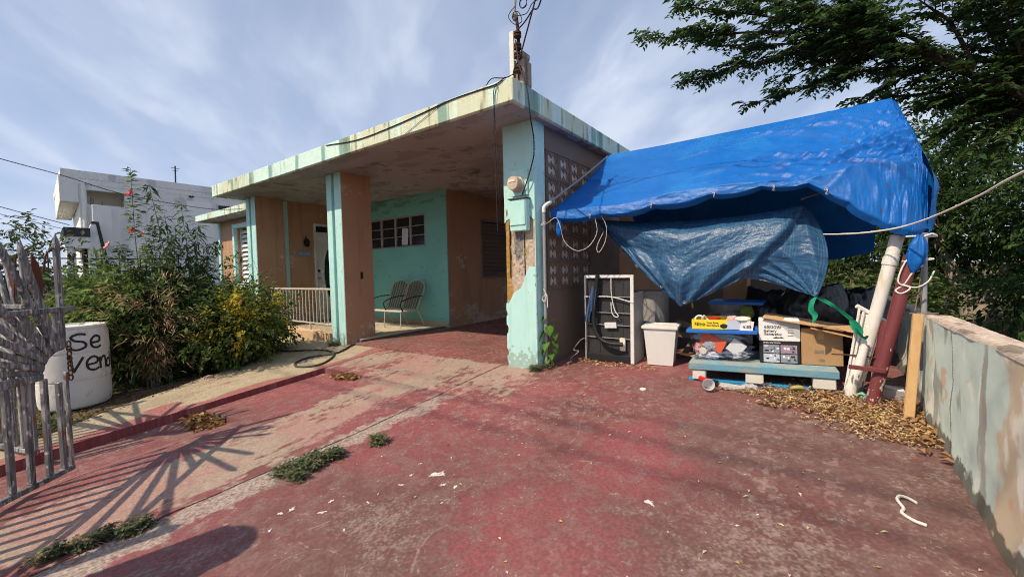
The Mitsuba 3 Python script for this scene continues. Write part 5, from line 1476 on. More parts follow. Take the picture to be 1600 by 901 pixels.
txt('Nino', .030, -.838, 3.9975, yz + .030, 'm_print_black', yb)
txt('Your love,', .015, -.738, 3.9975, yz + .050, 'm_print_black', yb)
txt('Our future', .015, -.738, 3.9975, yz + .026, 'm_print_black', yb)
txt('4.85', .022, -.455, 3.985, yz + .018, 'm_print_black', yb, bold=True)
obj('print_badge', prot(stand(prism(sa.scale(sg.Point(0, 0).buffer(.026, 16), 1.15, .75), .001), -.60, 3.9965, yz + .03)), 'm_print_black', yb)
extra = [
    ('red_cup', 'round red plastic tub in the yellow carton', 'tub', lambda: lathe([(0, 0), (.045, 0), (.055, .07), (.05, .07), (.042, .01), (0, .01)], 24, (-.68, 4.06, yz + .03)), 'm_redplastic'),
    ('white_ring', 'white plastic ring lying in the left of the yellow carton', 'ring', lambda: rot(trimesh.creation.torus(.035, .008), 55, (1, 0, 0)).apply_translation((-.80, 4.04, yz + .085)), 'm_plasticwhite'),
    ('white_tangle', 'small tangle of white cord beside the red tub', 'cord', lambda: tube(smoothline([(-.78, 4.03, yz + .08), (-.76, 4.02, yz + .12), (-.74, 4.04, yz + .09), (-.72, 4.03, yz + .08)], 5), .006, 6), 'm_ropewhite'),
    ('brown_pouch', 'brown cloth pouch in the right of the yellow carton', 'pouch', lambda: lump((-.53, 4.08, yz + .08), (.05, .05, .035), 14, .4, 3, 2), 'm_pink'),
    ('white_plate', 'white plate leaning out of the yellow carton at right', 'plate', lambda: rot(lathe([(0, 0), (.05, 0), (.06, .008), (0, .006)], 28), 12, (1, 0, 0)).apply_translation((-.455, 4.03, yz + .088)), 'm_plasticwhite')]
for nm, lb, ct, f_, m_ in extra:
    obj(nm, prot(f_()), m_, label=lb, cat=ct)
t2 = thing('storage_tote', 'second clear tote with blue lid, behind the yellow carton', 'storage box')
obj('tub', taper_box(-.80, -.42, 4.60, 4.9, .22, .67, .03, flat=True), 'm_clear', t2)
obj('lid', box(-.85, -.37, 4.55, 4.95, .67, .70, .008), 'm_bluelid', t2)
obj('lime_cloth', lump((-.52, 4.70, .58), (.06, .08, .08), 15, .4, 3), 'm_limecloth', label='lime green cloth inside the second clear tote', cat='cloth')
obj('grey_bundle', lump((-.66, 4.72, .50), (.11, .1, .09), 16, .4, 3), 'm_clothgrey', label='grey cloth bundle inside the second clear tote', cat='cloth')

gb = thing('generator_box', 'white and black printed carton with photos, on the pallet', 'carton')
gx0, gx1, gy = -.335, -.045, 4.04
obj('carton', prot(box(gx0, gx1, gy, gy + .28, PZ + .002, PZ + .365, .003)), 'm_print_black', gb)
obj('white_top', prot(box(gx0 - .001, gx1 + .001, gy - .002, gy + .282, PZ + .19, PZ + .367, .003)), 'm_print_white', gb)
obj('grey_wedge', prot(stand(prism(sg.Polygon([(0, .17), (.17, .17), (.17, .02), (.12, .05)]), .001), gx0 + .118, gy - .0022, PZ + .19)), 'm_print_grey', gb)
txt('4800W', .026, gx0 + .035, gy - .0035, PZ + .295, 'm_print_black', gb)
txt('Battery', .020, gx0 + .035, gy - .0035, PZ + .265, 'm_print_black', gb)
txt('Generator', .020, gx0 + .035, gy - .0035, PZ + .238, 'm_print_black', gb)
obj('handle_hole', prot(stand(prism(sg.Polygon([(0, 0), (.02, .014), (.045, .010), (.06, .016), (.085, .0), (.06, .004), (.03, .002)]), .001), gx0 + .10, gy - .0035, PZ + .212)), 'm_black', gb)
txt('Battery Solar Inverter', .009, gx0 + .03, gy - .0035, PZ + .172, 'm_print_white', gb)
for q, (zz_, hh) in enumerate([(.30, .006), (.28, .005), (.26, .006), (.235, .005)]):
    obj('small_print', prot(box(gx0 + .205, gx0 + .25 - .008 * (q % 2), gy - .0042, gy - .0036, PZ + zz_, PZ + zz_ + hh, 0)), 'm_darkgrey', gb)
rq = np.random.default_rng(6)
for i in range(2):
    for j in range(2):
        x, z = gx0 + .03 + .123 * i, PZ + .088 - .078 * j
        ph = obj('photo_print', prot(box(x, x + .115, gy - .0028, gy - .0012, z, z + .070, 0)), ['m_photo_a', 'm_photo_c', 'm_photo_d', 'm_photo_a'][2 * i + j], gb)
        for q in range(7):
            a, b = x + .005 + .09 * rq.random(), z + .003 + .05 * rq.random()
            w_, h_ = .008 + .025 * rq.random(), .006 + .018 * rq.random()
            obj('detail', prot(box(a, min(a + w_, x + .113), gy - .0036 - .0002 * q, gy - .0030 - .0002 * q, b, min(b + h_, z + .068), 0)), ['m_print_black', 'm_print_white', 'm_photo_b', 'm_photo_c'][q % 4], ph)
cb = thing('cardboard_box', 'closed brown cardboard box at the right end of the pallet', 'box')
obj('carton', prot(box(-.038, .235, 4.05, 4.35, PZ + .002, PZ + .300, .004)), 'm_card', cb)
obj('tape', prot(box(.075, .115, 4.0475, 4.0495, PZ + .215, PZ + .300, 0)), 'm_wood', cb)
obj('print', prot(cat(box(.05, .11, 4.0472, 4.0492, PZ + .10, PZ + .125, 0), box(.08, .115, 4.0472, 4.0492, PZ + .035, PZ + .055, 0))), 'm_slat', cb)
fl = thing('cardboard_sheet', 'flattened brown cardboard lying across the boxes', 'cardboard')
obj('sheet', cat(rot(box(-.34, .32, 4.06, 4.5, PZ + .395, PZ + .402, .001), 8, (0, 1, 0), (-.3, 4.2, PZ + .39)), rot(box(.0, .30, 4.02, 4.3, PZ + .335, PZ + .341, .001), 12, (0, 1, 0), (.0, 4.1, PZ + .345))), 'm_card', fl)
# dark clutter at the back of the tent
def bag(c, r, seed):
    m = trimesh.creation.icosphere(5)
    v = np.array(m.vertices)
    rd = 1 - np.abs(2 * meshkit.fbm(np.c_[v[:, :2] * 3.2, v[:, 2] * 1.6] + seed, 4, seed) - 1)
    k = 1 + .3 * (meshkit.fbm(v * 1.4 + seed, 2, seed) - .5) + .10 * (rd - .6)
    k *= 1 - .45 * np.clip(v[:, 2] - .72, 0, 1) / .28
    v = v * k[:, None]
    tip = np.clip(v[:, 2] - .55, 0, 1)
    v[:, 2] += tip * .5
    m.vertices = v * np.asarray(r) + np.asarray(c)
    return m



for i, (c, r_, lb) in enumerate([((.02, 4.75, .62), (.26, .2, .30), 'stuffed black rubbish bag behind the printed carton'), ((.30, 5.0, .45), (.22, .2, .42), 'tall black rubbish bag behind the white pole'), ((-.30, 5.05, .45), (.3, .2, .4), 'black rubbish bag deep in the tent behind the second tote')]):
    obj('rubbish_bag', bag(c, r_, 20 + i), 'm_bag', label=lb, cat='bag', smooth=True)
for i, (a, b, lb) in enumerate([((-1.15, 4.7, .05), (-.85, 4.8, .55), 'plank leaning in the gap behind the waste bin, steepest one'), ((-1.20, 4.75, .32), (-.85, 4.62, .30), 'plank lying level behind the waste bin, middle one'), ((-1.22, 4.8, .44), (-.86, 4.66, .38), 'plank lying behind the waste bin, uppermost one'), ((-1.10, 4.45, .16), (-.86, 4.40, .15), 'pale stick behind the waste bin near the ground')]):
    obj('plank', bar(a, b, .06 if i < 3 else .025, .02, (0, 1, 0)), 'm_slat' if i < 3 else 'm_wood', label=lb, cat='plank')
obj('brown_carton', box(-.78, -.55, 5.0, 5.3, .4, .95, .005), 'm_card', label='brown carton standing at the back behind the second tote', cat='box')
obj('back_board', box(-1.9, -.1, 6.62, 6.66, -.1, 1.0, .004), 'm_slat', label='brown board standing at the back of the tent', cat='board')

# ------------------------------------------------------------------ litter on the ground
gl = lambda x, y, h=.0: (x, y, float(G(x, y)) + h)
rt = thing('red_tool', 'red handled tool lying in front of the blue pallet', 'tool')
obj('handle', bar(gl(-.79, 3.84, .050), gl(-.67, 3.79, .040), .035, .03, (0, 1, 0), .006), 'm_redplastic', rt)
obj('head', bar(gl(-.67, 3.79, .040), gl(-.63, 3.775, .042), .04, .03, (0, 1, 0), .004), 'm_black', rt)
obj('plastic_cup', rot(lathe([(0, 0), (.035, 0), (.048, .07), (.046, .07), (.033, .003), (0, .003)], 24), 75, (1, .4, 0)).apply_translation(gl(-.70, 3.70, .045)), 'm_clearwhite', label='translucent plastic cup lying below the red tool', cat='cup', smooth=30)
obj('plastic_wrap', cat(lump(gl(-.52, 3.79, .018), (.10, .035, .022), 31, .6, 3, 3), lump(gl(-.40, 3.83, .020), (.06, .03, .025), 32, .6, 3, 3)), 'm_clearwhite', label='crumpled clear plastic lying along the front of the pallet', cat='plastic')
obj('yellow_dish', rot(lathe([(0, 0), (.045, 0), (.052, .02), (.048, .02), (.042, .004), (0, .004)], 24), -35, (1, .3, 0)).apply_translation(gl(-.08, 3.87, .03)), 'm_dullyellow', label='dull yellow dish leaning in the leaf litter by the pallet', cat='dish', smooth=30)
obj('white_shell', lump(gl(-1.167, 3.49, .008), (.028, .024, .014), 35, .2, 3), 'm_cream', label='small white shell on the driveway before the bin', cat='shell', smooth=True)
cable('bent piece of white cord lying on the driveway by the wall', [gl(.345, 2.50, .01), gl(.33, 2.55, .018), gl(.345, 2.585, .02), gl(.375, 2.59, .014), gl(.40, 2.57, .010)][::-1] + [gl(.335, 2.46, .008), gl(.37, 2.42, .007), gl(.405, 2.405, .008)], .007, 'cord_piece', 'm_ropewhite', n=6, cat_='cord')
pb = thing('clear_tub', 'clear plastic tub lying behind the red pole by the wall', 'tub')
obj('tub', rot(taper_box(.42, .56, 4.0, 4.12, .055, .13, .012, flat=True), 12, (0, 0, 1), (.48, 4.05, 0)), 'm_clearwhite', pb)
obj('paper', rot(box(.44, .55, 4.0, 4.09, .13, .136, .001), 10, (0, 1, 0), (.5, 4, .13)), 'm_print_white', pb)
obj('teal_ball', lump((.305, 3.93, .075), (.03, .03, .025), 36, .3, 2), 'm_teal', label='teal ball between the feet of the two poles', cat='ball')
re = np.random.default_rng(55)
n = 11000
qx = -.75 + 1.36 * re.random(n)
qy = 3.20 + .95 * re.random(n)
cen = 3.78 - .32 * np.clip((qx + .05) / .6, 0, 1)
wid = np.where(qx < -.3, .07, .10 + .30 * np.clip((qx + .3) / .6, 0, 1))
prob = np.exp(-((qy - cen) / wid) ** 2) * np.clip((qx + .85) / .5, .15, 1)
keep = (re.random(n) < prob) & (qy < 4.15) & (qx < .60)
qx, qy = qx[keep], qy[keep]
n = len(qx)
b = re.random(n) * 6.283
PALD = [(.60, .42, .18), (.50, .32, .15), (.66, .53, .30), (.36, .22, .11), (.70, .60, .38), (.24, .15, .09), (.42, .25, .12)]
leafset(np.c_[qx, qy, G(qx, qy) + .006 + .022 * re.random(n)], np.c_[np.cos(b), np.sin(b), .5 * (re.random(n) - .45)], np.c_[.6 * (re.random((n, 2)) - .5), 1 + 0 * b], .027 * (.4 + 1.2 * re.random(n) ** 2), .013 * (.5 + .9 * re.random(n)), pick(PALD, n, re), None, name='leaf_litter', m='m_dryleaf', label='drift of dry yellow leaves around the poles and pallet', kind='stuff', fold=.35)
n = 130
qx, qy = -2.1 + .9 * re.random(n), 3.98 + .16 * re.random(n)
b = re.random(n) * 6.283
leafset(np.c_[qx, qy, G(qx, qy) + .008 + .012 * re.random(n)], np.c_[np.cos(b), np.sin(b), .3 * (re.random(n) - .45)], np.c_[.5 * (re.random((n, 2)) - .5), 1 + 0 * b], .045 * (.5 + .9 * re.random(n)), .014, pick(PALD, n, re), None, name='leaf_litter', m='m_dryleaf', label='sprinkle of dry leaves along the foot of the appliance', kind='stuff', fold=.35)
n = 70
qx, qy = -2.6 + 3.15 * re.random(n), 1.3 + 2.3 * re.random(n)
b = re.random(n) * 6.283
leafset(np.c_[qx, qy, G(qx, qy) + .005], np.c_[np.cos(b), np.sin(b), .15 * (re.random(n) - .3)], np.c_[.3 * (re.random((n, 2)) - .5), 1 + 0 * b], .026 * (.5 + .9 * re.random(n)), .013, pick(PALD + [(.6, .5, .4)], n, re), None, name='scattered_leaves', m='m_dryleaf', label='single dry leaflets scattered over the red driveway', kind='stuff', fold=.3)
n = 170
qx = np.concatenate([-.35 + .95 * re.random(n - 60), .50 + .10 * re.random(60)])
qy = np.concatenate([3.45 + .5 * re.random(n - 60), 3.05 + .75 * re.random(60)])
b = re.random(n) * 6.283
leafset(np.c_[qx, qy, G(qx, qy) + .016 + .014 * re.random(n)], np.c_[np.cos(b), np.sin(b), .5 * (re.random(n) - .4)], np.c_[.7 * (re.random((n, 2)) - .5), 1 + 0 * b], .05 + .035 * re.random(n), .022 + .016 * re.random(n), pick([(.42, .27, .14), (.34, .20, .10), (.55, .38, .18), (.26, .16, .09)], n, re), None, name='large_dry_leaves', m='m_dryleaf', label='larger curled brown leaves lying on the yellow leaf drift', kind='stuff', fold=.5)
tw_m = []
for i in range(60):
    x, y, a = -.3 + .85 * re.random(), 3.45 + .5 * re.random(), re.random() * 6.283
    l_ = .03 + .08 * re.random()
    tw_m.append(tube([(x, y, float(G(x, y)) + .016), (x + l_ * .5 * math.cos(a), y + l_ * .5 * math.sin(a), float(G(x, y)) + .022), (x + l_ * math.cos(a + .3), y + l_ * math.sin(a + .3), float(G(x, y)) + .012)], .0015, 4))
obj('fallen_twigs', cat(tw_m), 'm_bark', label='thin fallen twigs among the dry yellow leaves', kind='stuff')
# flakes of pale paint on the red slab
ch_m = []
spots = [(-1.82, 1.67, .05), (-1.78, 1.70, .03), (-1.70, 1.62, .02), (-1.95, 1.60, .02), (-1.92, 1.50, .02), (-2.15, 1.2, .02), (-2.28, 1.05, .03), (-2.30, 1.0, .02), (-2.1, 1.12, .02), (-.646, 2.015, .03), (-1.62, 1.64, .02), (-2.0, 1.72, .012), (-1.5, 2.1, .010), (-1.95, 1.3, .012), (-1.1, 2.6, .012), (-1.0, 2.7, .010), (-2.2, .9, .015), (-1.86, 1.1, .012)]
for i in range(40):
    spots.append((-2.6 + 2.9 * re.random(), 1.1 + 2.2 * re.random(), .004 + .006 * re.random()))
for x, y, s in spots:
    k_ = 17
    s *= .72
    a = np.linspace(0, 6.283, k_, endpoint=False)
    rr = s * (.18 + 1.1 * re.random(k_))
    o = re.random() * 3
    pl = sg.Polygon(np.c_[rr * np.cos(a) * 1.5 * math.cos(o) - rr * np.sin(a) * .7 * math.sin(o), rr * np.cos(a) * 1.5 * math.sin(o) + rr * np.sin(a) * .7 * math.cos(o)]).buffer(0)
    m_ = prism(pl, .0022)
    v = np.array(m_.vertices)
    v[:, 2] += G(x + v[:, 0], y + v[:, 1]) + .0015
    v[:, 0] += x
    v[:, 1] += y
    m_.vertices = v
    ch_m.append(m_)
obj('paint_chips', cat(ch_m), 'm_paintwhite', label='flakes of pale paint scattered on the red driveway', kind='stuff')

# ------------------------------------------------------------------ trees on the right
def spray_tree(root, limbs, seed, leafL, leafW, pal, twig_step=.09, twig_len=.42, leaf_step=.028, flat=.35, bark='m_bark', limb_r=.03):
    r = np.random.default_rng(seed)
    tubes, P, D, N = [], [], [], []
    for (pts, r0, t0, dens) in limbs:
        line = smoothline(pts, 10)
        tubes.append(tube(line, np.linspace(r0, .004, len(line)), 7))
        seg = np.linalg.norm(np.diff(line, axis=0), axis=1)
        cum = np.r_[0, np.cumsum(seg)]
        nt = int(cum[-1] * (1 - t0) / twig_step * dens)
        for k in range(nt):
            s = cum[-1] * (t0 + (1 - t0) * r.random())
            i = min(np.searchsorted(cum, s) - 1, len(seg) - 1)
            f = (s - cum[i]) / seg[i]
            b = line[i] * (1 - f) + line[i + 1] * f
            tan = unit(line[i + 1] - line[i])
            side = unit(np.cross(tan, [0, 0, 1])) * (1 if k % 2 else -1)
            d = unit(tan * (.55 + .4 * r.random()) + side * (.5 + .5 * r.random()) + np.array([0, 0, flat * (r.random() - .55)]) + .3 * (r.random(3) - .5))
            ll = twig_len * (.4 + .8 * r.random()) * (1 - .45 * s / cum[-1])
            tl_ = smoothline([b, b + d * ll * .5 + [0, 0, .03], b + d * ll - [0, 0, .04 * r.random()]], 4)
            tubes.append(tube(tl_, np.linspace(.005, .0015, len(tl_)), 4))
            m = max(4, int(ll / leaf_step))
            t = (np.arange(m) + r.random(m)) / m
            ix = np.minimum((t * (len(tl_) - 1)).astype(int), len(tl_) - 2)
            ff = (t * (len(tl_) - 1) - ix)[:, None]
            pos = tl_[ix] * (1 - ff) + tl_[ix + 1] * ff
            sd = unit(np.cross(d, [0, 0, 1]))
            alt = np.where(np.arange(m) % 2 == 0, 1, -1)[:, None]
            dd_ = unit(sd * alt + d * .6 + .7 * (r.random((m, 3)) - .5) - [0, 0, .15])
            P.append(pos)
            D.append(dd_)
            N.append(unit(np.array([0, 0, 1.0]) + .9 * (r.random((m, 3)) - .5)))
    P, D, N = map(np.concatenate, (P, D, N))
    k = len(P)
    obj('branch', cat(tubes), bark, root)
    leafset(P, D, N, leafL * (.6 + .7 * r.random(k)), leafW * (.7 + .5 * r.random(k)), pick(pal, k, r, .35), root, name='crown')
    return k


TREE = [(.07, .135, .05), (.09, .165, .055), (.13, .21, .07), (.055, .105, .042)]
mat('m_darkbark', (.055, .042, .032), .95, .1)
ot = thing('overhanging_tree', 'tree with long leafy branches reaching over the blue tarp', 'tree')
J, K = np.array([1.75, 6.3, 2.45]), np.array([1.30, 6.1, 2.95])
tips = [(-1.83, 5.47, 4.04), (-1.35, 5.48, 4.27), (-1.37, 5.85, 3.50), (-.73, 6.12, 3.10), (-.13, 6.15, 3.12), (.36, 6.22, 2.88), (-1.0, 5.6, 4.4), (-.74, 5.64, 4.25), (-.3, 5.75, 3.9), (-1.1, 5.7, 3.8), (-.6, 5.9, 3.5), (.1, 6.0, 3.5), (.3, 5.8, 4.0), (.8, 5.8, 3.7), (-.35, 6.3, 3.35), (.7, 6.2, 3.1)]
limbs = [([(3.0, 8.0, -.3), (2.75, 7.6, 1.0), (2.3, 7.0, 1.9), J], .12, .8, .3), ([J, (1.62, 6.1, 2.62), (1.2, 6.08, 2.95), (.91, 6.08, 3.17), (.3, 6.0, 3.5)], .055, .25, 1.0)]
rr_ = np.random.default_rng(14)
for i, e in enumerate(tips):
    e = np.array(e)
    s0 = K if i % 2 else np.array([.75, 6.05, 3.25])
    m1 = s0 * .62 + e * .38 + [0, 0, .10 + .08 * rr_.random()]
    m2 = s0 * .28 + e * .72 + [0, 0, .08]
    limbs.append(([s0, m1, m2, e], .022, .12, 1.25))
for e in [(1.55, 5.9, 3.3), (1.2, 5.9, 3.6), (1.7, 5.8, 3.0), (.95, 5.75, 3.9), (1.5, 5.6, 3.7), (1.25, 6.2, 2.6), (1.6, 6.2, 2.3), (1.15, 6.3, 2.2), (1.45, 6.3, 2.0), (1.9, 6.0, 2.6), (1.7, 6.1, 3.4), (1.05, 6.25, 2.75), (1.35, 5.7, 3.4), (.84, 6.24, 2.70), (1.15, 6.3, 2.45), (.66, 6.2, 2.88), (1.4, 6.2, 2.8), (1.0, 6.3, 2.32), (1.3, 6.3, 2.15), (1.75, 6.2, 2.1), (.95, 6.1, 2.95)]:
    e = np.array(e)
    limbs.append(([J, J * .5 + e * .5 + [0, 0, .12], e], .02, .15, 1.5))
nl = spray_tree(ot, limbs, 15, .078, .042, TREE + [(.065, .105, .03)], twig_step=.055, twig_len=.46, leaf_step=.0135, bark='m_darkbark')
# second tree: pale forked trunk behind the wall, dense crown
def cluster_crown(root, blobs, n, seed, L, W, pal, name='crown'):
    r = np.random.default_rng(seed)
    vol = np.array([b[1][0] * b[1][1] * b[1][2] for b in blobs]) ** .7
    cnt = (n * vol / vol.sum()).astype(int)
    P, D = [], []
    for (c, rad), k in zip(blobs, cnt):
        m = max(6, k // 16)
        d = unit(r.normal(size=(m, 3)))
        cen = np.asarray(c) + d * np.asarray(rad) * (.45 + .6 * r.random((m, 1)) ** .6)
        out = d * np.asarray(rad)
        for q in range(m):
            kk = 16
            ax = unit(d[q] + .8 * (r.random(3) - .5) + [0, 0, -.25])
            t = r.random((kk, 1)) * L * 5
            P.append(cen[q] + ax * t + L * 1.3 * (r.random((kk, 3)) - .5))
            D.append(unit(ax + 1.3 * (r.random((kk, 3)) - .5) - [0, 0, .2]))
    P, D = np.concatenate(P), np.concatenate(D)
    k = len(P)
    N = unit(np.array([0, 0, 1.0]) + 1.1 * (r.random((k, 3)) - .5))
    return leafset(P, D, N, L * (.6 + .8 * r.random(k)), W * (.6 + .8 * r.random(k)), pick(pal, k, r, .4), root, name=name)


def clumps(root, blobs, n, seed, L, W, pal):
    k = cluster_crown(root, blobs, n, seed, L, W, pal, name='leaf_clump')
    lab(k, kind='stuff')
    return k


def trunk(root, lines, m='m_bark'):
    obj('trunk', cat([tube(smoothline(p, 6), np.linspace(a, b, 6 * (len(p) - 1) + 1), 9) for p, a, b in lines]), m, root, smooth=50)


mat('m_palebark', (.30, .25, .20), .95, .1)
BACK = [(.04, .078, .03), (.055, .10, .036), (.075, .13, .042)]
YG = [(.16, .20, .045), (.26, .27, .05), (.12, .17, .05), (.40, .34, .05)]
YL = [(.62, .48, .05), (.52, .42, .05), (.70, .56, .10), (.40, .36, .05)]
clumps(lan, [((-6.28, 2.32, .42), (.44, .42, .44)), ((-6.25, 2.5, .52), (.28, .26, .28)), ((-6.38, 2.08, .28), (.34, .32, .32)), ((-6.42, 2.6, .55), (.25, .25, .22))], 4600, 71, .055, .036, GREEN + YG[:1])
clumps(lan, [((-6.12, 2.14, .50), (.26, .24, .26)), ((-6.05, 2.45, .42), (.20, .22, .24))], 900, 72, .052, .034, YG)
clumps(lan, [((-6.02, 2.02, .57), (.13, .15, .12)), ((-6.0, 2.22, .50), (.12, .12, .12)), ((-5.92, 2.46, .60), (.09, .10, .09)), ((-5.98, 2.2, .30), (.06, .08, .08))], 400, 78, .055, .034, YL)
clumps(dry, [((-6.40, 1.46, .68), (.12, .14, .16)), ((-6.36, 1.54, .44), (.08, .10, .20)), ((-6.40, 1.40, .30), (.12, .12, .10))], 900, 79, .09, .013, [(.46, .33, .20), (.38, .26, .14), (.55, .42, .27), (.42, .26, .18)])
clumps(low, [((-6.95, 1.75, .40), (.52, .5, .52)), ((-6.75, 1.95, .55), (.34, .34, .30))], 3800, 73, .07, .040, GREEN + DARK)
clumps(hib, [((-7.05, 1.5, .72), (.40, .36, .36)), ((-7.15, 1.25, .80), (.36, .30, .30))], 2600, 74, .08, .042, GREEN + LIGHT)
clumps(ole, [((-6.95, 1.95, .80), (.34, .34, .34)), ((-6.8, 2.2, .72), (.30, .30, .30))], 1500, 75, .11, .028, DARK + GREEN)
clumps(low2, [((-6.85, 2.7, .35), (.40, .40, .36))], 1800, 76, .07, .040, GREEN + DARK)
clumps(low3, [((-7.4, 1.2, .45), (.40, .4, .5)), ((-7.2, 1.05, .3), (.3, .3, .35))], 2600, 77, .075, .042, GREEN + LIGHT)
b1 = thing('forked_tree', 'dense dark tree with a pale forked trunk behind the boundary wall', 'tree')
trunk(b1, [([(2.0, 9.2, -.4), (1.95, 9.3, .4), (1.7, 9.4, 1.2), (1.5, 9.6, 2.2)], .11, .06), ([(2.0, 9.2, .0), (2.2, 9.2, .6), (2.5, 9.3, 1.4)], .09, .05)], 'm_palebark')
cluster_crown(b1, [((1.5, 9.8, 2.0), (1.0, .8, .8)), ((2.3, 9.5, 1.9), (1.0, .8, .8)), ((1.8, 9.8, 2.8), (.9, .7, .5)), ((3.0, 9.3, 1.3), (.9, .7, .9)), ((1.2, 10.2, 1.3), (.7, .6, .6))], 13000, 61, .10, .05, BACK + [(.05, .09, .025)])
b2 = thing('background_tree', 'tall dark leafy tree closing the view at the right edge', 'tree')
trunk(b2, [([(3.6, 8.0, -.4), (3.5, 8.1, .8), (3.3, 8.3, 2.0)], .12, .06)])
cluster_crown(b2, [((3.0, 8.2, 1.2), (.8, .8, .9)), ((2.9, 8.1, .3), (.8, .6, .6)), ((3.4, 8.0, 2.2), (.8, .8, .8)), ((2.5, 8.3, 1.9), (.6, .6, .5)), ((2.2, 8.0, .5), (.45, .5, .5))], 10000, 62, .085, .048, BACK + TREE[:2])
b3 = thing('background_tree', 'shadowy tree seen through the open end of the tent', 'tree')
trunk(b3, [([(.4, 11.5, -.4), (.4, 11.5, 1.0), (.3, 11.6, 2.0)], .1, .06)])
cluster_crown(b3, [((.3, 11.5, 1.6), (1.2, .8, 1.2)), ((-.9, 12, 1.2), (1.1, .8, 1.2)), ((1.3, 12, 1.5), (1.0, .8, 1.2)), ((.6, 11.3, .4), (1.4, .5, .6))], 8000, 63, .12, .06, BACK + [(.08, .12, .03)])
b4 = thing('undergrowth_bush', 'dark low bush just behind the boundary wall', 'bush')
stems_plant(b4, (2.9, 6.8, -.2), 60, .75, .8, .10, .05, 55, DARK, 64, start=.05)
b5 = thing('undergrowth_bush', 'light green bush behind the tent beyond the wall end', 'bush')
stems_plant(b5, (.9, 7.6, -.2), 60, 1.6, .7, .11, .05, 55, GREEN + LIGHT, 65, start=.05)
b6 = thing('background_tree', 'broad dark crown rising behind the ridge of the tarp at right', 'tree')
trunk(b6, [([(2.2, 13, -.4), (2.1, 13, 1.5), (2.0, 13, 3)], .14, .08)])
cluster_crown(b6, [((2.2, 13, 3.6), (1.4, 1, .9)), ((3.6, 13, 3.0), (1.5, 1, 1.3)), ((1.6, 13, 2.4), (1.0, 1, .9)), ((4.2, 12, 1.6), (1.5, 1, 1.3)), ((2.6, 13, 1.6), (1.3, 1, 1.2))], 11000, 66, .13, .065, BACK)

# ------------------------------------------------------------------ far left: tree, back wall, neighbour house, lines
lt = thing('small_tree', 'small pale leaved tree behind the spear tips of the gate', 'tree')
trunk(lt, [([(-9.6, .1, .1), (-9.5, .15, .9), (-9.6, .3, 1.7)], .06, .03), ([(-9.55, .12, .8), (-9.3, .5, 1.3), (-9.1, .8, 1.6)], .04, .015)])
cluster_crown(lt, [((-9.6, .25, 1.75), (.45, .45, .4)), ((-9.3, .5, 1.35), (.4, .4, .3)), ((-9.1, .85, 1.25), (.35, .3, .25)), ((-9.9, .0, 1.4), (.5, .4, .4)), ((-9.2, 1.0, 1.0), (.4, .3, .2))], 3600, 67, .075, .042, [(.10, .13, .06), (.13, .16, .08), (.07, .10, .04)])
bwall = thing('block_wall', 'low brown concrete block wall with iron bars at the back of the lawn', 'wall')
obj('core', box(-14.18, -14.02, -3, 4.4, -.2, 1.085, 0), 'm_tilejoint', bwall)
bk = mikit.ply(box(0, .04, .004, .396, .003, .197, .006), 'm_block')
for r_ in range(5):
    for c in range(17):
        y = -2.9 + .4 * c + (.2 if r_ % 2 else 0)
        k = obj('block', bk, 'm_block', bwall)
        scene[k]['to_world'] = T().translate([-14.03, y, .085 + .2 * r_])
obj('fence_rail', cat(box(-14.115, -14.085, -3, 4.4, 1.56, 1.59), box(-14.115, -14.085, -3, 4.4, 1.25, 1.28)), 'm_charcoal', bwall)
fb = mikit.ply(box(-.012, .012, -.012, .012, 1.085, 1.68, .002), 'm_charcoal')
for i in range(18):
    k = obj('fence_bar', fb, 'm_charcoal', bwall)
    scene[k]['to_world'] = T().translate([-14.1, -2.6 + .4 * i, 0])
fp = lambda y, t: sg.Polygon([(-23.97 - t, y), (-23.97 - t, 16.2 - t), (-31.5, 16.2 - t), (-31.5, y + .62)])
NH = thing('neighbour_house', 'white two storey flat roofed house behind the garden on the left', 'house')
nw = sg.box(3.34, -.5, 16, 5.25).difference(sg.box(3.56, 4.17, 4.73, 4.76))
obj('side_wall', stand_x(prism(nw, .2), -24.2, 0, 0), 'm_nwall', NH)
obj('front_wall', up_(prism(sg.Polygon([(-24.2, 3.345), (-24.2, 3.5), (-31, 4.2), (-31, 4.05)]), 5.7), -.5), 'm_nwall', NH)
obj('roof', up_(prism(fp(2.85, 0), .30), 5.20), 'm_nwall', NH)
obj('parapet', box(-24.12, -23.985, 2.87, 16.2, 4.95, 5.199, .01), 'm_nwall', NH)
obj('eave_soffit', up_(prism(sg.Polygon([(-23.98, 2.80), (-23.98, 3.33), (-31.5, 4.05), (-31.5, 3.50)]), .978), 4.22), 'm_nwall', NH, label='deep white front eave of the neighbour house')
obj('recess_back', box(-25.2, -25.1, 3.5, 4.9, 4.0, 4.9, 0), 'm_cream', NH)
obj('recess_sill', box(-25.1, -24.2, 3.5, 4.8, 4.10, 4.165, 0), 'm_nwall', NH)
obj('low_volume', box(-24.0, -23.6, 3.64, 4.2, -.5, 4.12, .01), 'm_nwall', NH)
for i, y in enumerate((3.66, 3.72, 3.98, 4.6)):
    obj('rebar', tube([(-23.95, y, 4.14), (-23.95, y + .02, 4.52 - .1 * (i % 3))], .014, 5), 'm_rust', NH)
obj('downpipe', tube(smoothline([(-23.93, 3.62, 5.0), (-23.9, 3.48, 5.02), (-23.9, 3.45, 4.85), (-23.9, 3.45, 4.2), (-23.9, 3.45, 2.9)], 5), .06, 8), 'm_nwall', NH)
st_ = sg.Polygon([(3.40, 2.95), (3.55, 3.36), (3.72, 3.36), (3.98, 1.2), (3.80, 1.0), (3.40, 1.0)])
obj('stair_wall', stand_x(prism(st_, .15), -23.4, 0, 0), 'm_nwall', NH)
